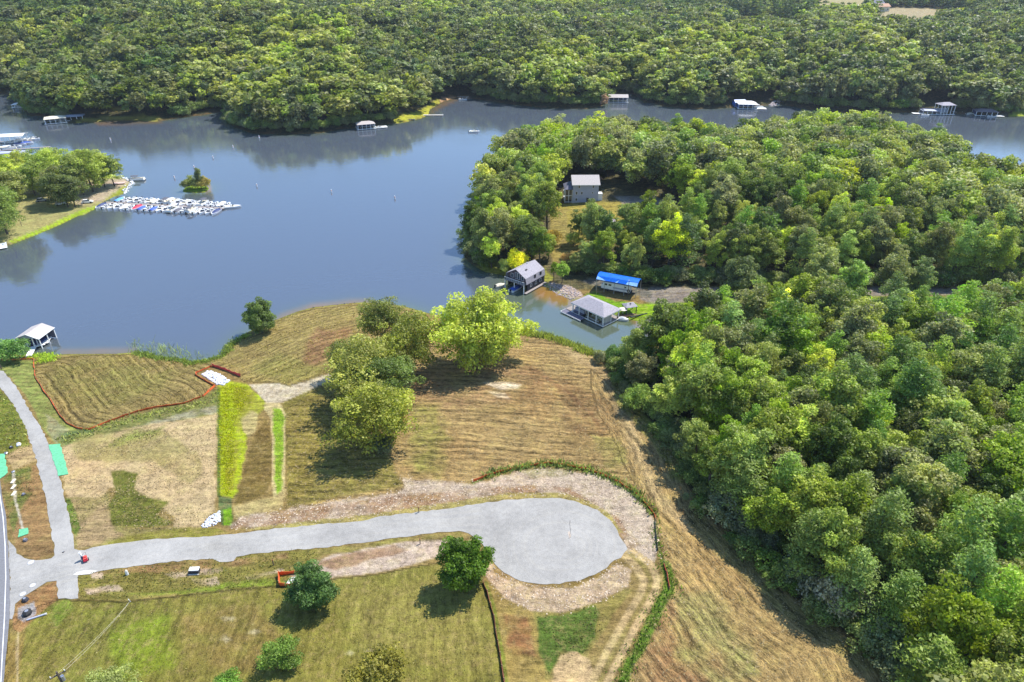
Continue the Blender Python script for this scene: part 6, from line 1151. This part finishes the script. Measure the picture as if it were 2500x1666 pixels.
# street furniture and site things
pole = Vector((-58.8, 55.0, 0)); pole.z = hz(-58.8, 55.0)
up = thing('utility_pole', 'wooden utility pole rising at the bottom left corner of the lawn', 'pole', pole, 0.7); part('pole', MB().tube((0,0,-.2),(0,0,10.2),0.17,0.12,n=8), M_pole, up); part('crossarm', MB().box((0,0,9.6),(1.8,0.12,0.14)), M_pole, up)
for x in (-.8, 0, .8): part('insulator', MB().tube((x,0,9.67),(x,0,9.95),0.06,n=6), M_white, up)
part('transformer', MB().tube((0.3,0,8.2),(0.3,0,9.1),0.22,n=10), M_metal, up)
an = at(318, 1469); wr = thing('guy_wire', 'thin pair of pale wires slanting from the utility pole across the lawn', 'wire', an)
top_ = Vector((pole.x, pole.y, pole.z+9.6))-an
for dx in (-0.35, 0.35):
    mb = MB(); prev = Vector((0, 0, 0.1))
    for i in range(1, 9): s = i/8; q = (top_+Vector((dx, dx*0.3, 0)))*s-Vector((0, 0, 0.5*math.sin(math.pi*s))); mb.tube(prev, q, 0.012, n=4, cap=False); prev = q
    part('wire', mb, M_cream, wr)
part('anchor', MB().tube((0,0,-.1),(0.1,-.3,0.9),0.07,n=6), M_white, wr)
t = thing('culvert_box', 'white lidded box with dark front in the grass south of the road', 'utility box', at(476, 1398), 0.05); part('base', MB().box((0,0,0.35),(1.6,0.9,0.7)), M_dark, t); part('lid', MB().box((0,0.1,0.76),(1.6,0.8,0.12)), M_white, t); part('sill', MB().box((0,-.55,0.1),(1.7,0.2,0.15)), M_conc, t)
t = thing('marker', 'white rounded marker post in grass just south of the road', 'marker', at(311, 1403)); part('post', MB().tube((0,0,0),(0,0,0.9),0.26,0.2,n=10), M_white, t); part('cap', MB().tube((0,0,.9),(0,0,1.1),0.2,0.06,n=10), M_cream, t)
for u, v, lb in ((1023,1251,'dark stake standing in the straw north of the road'), (1026,1328,'dark stake standing in the straw south of the road'), (668,1380,'dark stake at the verge left of the orange netting')):
    t = thing('stake', lb, 'stake', at(u, v)); part('post', MB().box((0,0,0.65),(0.14,0.14,1.4)), M_pole, t); part('tape', MB().box((0,0,1.25),(0.17,0.17,0.12)), M_orange, t)
for u, v, s, m_, lb, nm in ((62,1466,1.0,M_dark,'dark round drum lid on the brown corner by the junction','drum'), (68,1498,1.3,M_black,'black heap on pale rubble at the road corner','heap'), (46,1087,1.0,M_white,'white bag heap in the green verge left of the branch lane','bag'), (28,1094,0.8,M_black,'black pipe end in the verge at the left edge','pipe_end'), (58,1208,0.7,M_grey,'small grey cover in the brown triangle','cover'), (155,1349,0.35,M_black,'small black object on the junction gravel','marker'), (15,1108,0.7,M_metal,'grey drain grate beside the left erosion blanket','grate'), (33,1153,0.6,M_metal,'grey stone heap at the end of the narrow white strip','heap'), (62,1320,0.8,M_grey,'grey rubble heap below the small mint green blanket','heap')):
    t = thing(nm, lb, nm.replace('_', ' '), at(u, v), u); rg_ = random.Random(u); part('body', MB().loft([[(s*k*(0.5+rg_.random()*0.15)*math.cos(a), s*k*(0.4+rg_.random()*0.15)*math.sin(a), z*s) for a in np.linspace(0, 6.28, 9)[:-1]] for k, z in ((1,0),(1,.3),(.6,.5))]), m_, t)
    part('rim', MB().tube((0,0,.45*s),(0,0,.52*s),0.22*s,n=8), M_metal if m_ is not M_metal else M_dark, t)
t = thing('pipe', 'pale pipe lying on the ground right of the rubble corner', 'pipe', at(90, 1508), 0.45); part('tube', MB().tube((-1.3,0,.15),(1.3,0,.15),0.14,n=8), M_siding, t); part('collar', MB().tube((1.1,0,.15),(1.4,0,.15),0.18,n=8), M_conc, t)
for i, v in enumerate((1176, 1190, 1206)): t = thing('stone_slab', ('upper', 'middle', 'lower')[i]+' of three pale slabs in the narrow strip by the highway', 'slab', at(32.5+i*0.8, v), 0.1); part('slab', MB().box((0,0,0.08),(0.55,1.2,0.16)), M_cream, t)
cr = sheet('repair_patch', [(1386,1300),(1391,1298),(1394,1310),(1390,1316)], 0.062, mat('tan_patch', srgb(190,175,160,0.85), 0.9, 0.1, 2), 1.0, 0.05, 3, None, 'structure')
hs_ = thing('hose', 'thin dark hose lying on the turning circle', 'hose', at(1391, 1285)); mb = MB(); prev = None
for u, v in ((1392,1270),(1391,1280),(1392,1290),(1393,1300),(1391,1306),(1392,1313),(1388,1316)):
    q = at(u, v)-at(1391, 1285)+Vector((0, 0, 0.1)); 
    if prev: mb.tube(prev, q, 0.02, n=5)
    prev = q
part('tube', mb, M_dark, hs_)
for u, v, r_, lb in ((76,1374,1.0,'oval concrete cover in the gravel near the highway, upper'), (80,1430,0.9,'oval concrete cover below the junction, right one'), (56,1451,0.9,'oval concrete cover below the junction, left one')):
    t = thing('manhole_cover', lb, 'cover', at(u, v)+Vector((0, 0, 0.05))); part('plate', MB().tube((0,0,0),(0,0,0.04),r_*0.5,n=14), M_conc, t); part('rim', MB().tube((0,0,0),(0,0,0.03),r_*0.56,n=14), M_metal, t)
# white rough gravel lip
sheet('gravel_lip', [(178,1405),(190,1396),(222,1392),(240,1394),(222,1402),(195,1406)], 0.075, M_conc, 1.2, 0.1, 8)
# park: light pole, vehicles, lane
t = thing('light_pole', 'slender light pole on the park lawn at the left', 'pole', at(53, 552)); part('pole', MB().tube((0,0,0),(0,0,5.2),0.09,0.06), M_pole, t); part('lamp', MB().box((-.3,0,5.2),(0.8,0.25,0.12)), M_metal, t)
t = thing('utility_post', 'dark wooden post at the left edge above the branch lane', 'pole', at(4, 902)); part('pole', MB().tube((0,0,0),(0,0,5.5),0.13,0.1), M_pole, t); part('crosspiece', MB().box((0,0,5.2),(0.7,0.1,0.1)), M_pole, t)
def car(label, u, v, yw, m, h=1.5):
    t = thing('parked_car', label, 'car', at(u, v), yw); part('body', MB().loft([[(x,-.85,z0),(x,-.9,z1),(x,.9,z1),(x,.85,z0)] for x, z0, z1 in ((-2.2,.4,.75),(-1.9,.3,.95),(1.3,.3,.95),(2.2,.35,.7))]), m, t)
    part('cabin', MB().loft([[(x,-.75*k,.94),(x,-.62*k,z1),(x,.62*k,z1),(x,.75*k,.94)] for x, z1, k in ((-1.9,.96,1),(-1.5,h,1),(.2,h,1),(.9,.96,1))]), M_glass, t); part('roof', MB().box((-.65,0,h+.03),(1.7,1.2,.05)), m, t)
    for x in (-1.35, 1.35):
        for y in (-.85, .85): part('wheel', MB().tube((x,y-.08,.33),(x,y+.08,.33),.33,n=10), M_black, t)
    return t
car('white car parked at the end of the park lane by the pier', 214, 496, 0.35, M_hull); car('white pickup parked behind the grove trunks', 150, 500, 0.4, M_hull, 1.8); car('silver car parked under the grove near the lane bend', 104, 492, 0.4, M_metal)
t = thing('deck', 'pinkish timber deck on the wooded point', 'deck', at(291, 449), 0.3); planks(t, -2.5, 2.5, -1.5, 1.5, 0.4, mat('pink_decking', (0.6, 0.42, 0.36), 0.8, 0.1, 2), 'x', 0.6)
# farm far off at the top right
for u, v, lx, ly, h_, m1, m2, lb in ((2128,28,20,13,8,M_siding,M_blued,'pale farmhouse with blue-grey roof far off at the top right'), (2148,30,16,10,6,M_cream,mat('orange_tile',(0.45,0.25,0.15),0.8,0.1,1),'tan roofed barn beside the far farmhouse'), (2076,33,14,7,5,M_white,M_white,'white shed left of the far farmhouse'), (2098,30,9,6,5,M_white,M_white,'small white outbuilding between shed and far farmhouse')):
    t = thing('farm_building', lb, 'building', at(u, v), 0.2, None); part('wall', MB().box((0,0,h_/2),(lx,ly,h_)), m1, t); part('roof', gable_roof(lx+1.5, ly+1.5, h_, h_*0.5, 0.3), m2, t)
    windows(t, [(x, -ly/2-0.05, h_*0.55, 1.4, 1.8, 0) for x in np.linspace(-lx*0.35, lx*0.35, 3)])

# labels: where a wood holds several alike, count them across the picture
byl = {}
for o in COL.objects:
    if o.parent is None and 'category' in o and o.name.startswith(('broadleaf_tree', 'pine_tree')): byl.setdefault(o['label'], []).append(o)
for lb, L in byl.items():
    if len(L) < 2: continue
    L.sort(key=lambda o: float(proj(o.location.x, o.location.y, o.location.z+8)[0]))
    for i, o in enumerate(L): o['label'] = f'{lb}, '+('leftmost' if i == 0 else 'rightmost' if i == len(L)-1 else (order[i] if i < 20 else str(i+1)+'th')+' from left')

# air: thin summer haze between the camera and the far hills
hm, t, p, o = new_mat('haze_air'); t.nodes.remove(p); pv_n = t.nodes.new('ShaderNodeVolumePrincipled'); pv_n.inputs['Color'].default_value = (0.75, 0.85, 1.0, 1); pv_n.inputs['Density'].default_value = 0.00007; pv_n.inputs['Anisotropy'].default_value = 0.3
t.links.new(pv_n.outputs[0], o.inputs['Volume'])
hzb = tag(link(bpy.data.objects.new('haze', MB().box((0, 4650, 55), (40000, 9900, 120)).mesh('haze', hm))), 'thin bluish summer haze over the lake and woods', 'haze', kind='stuff')
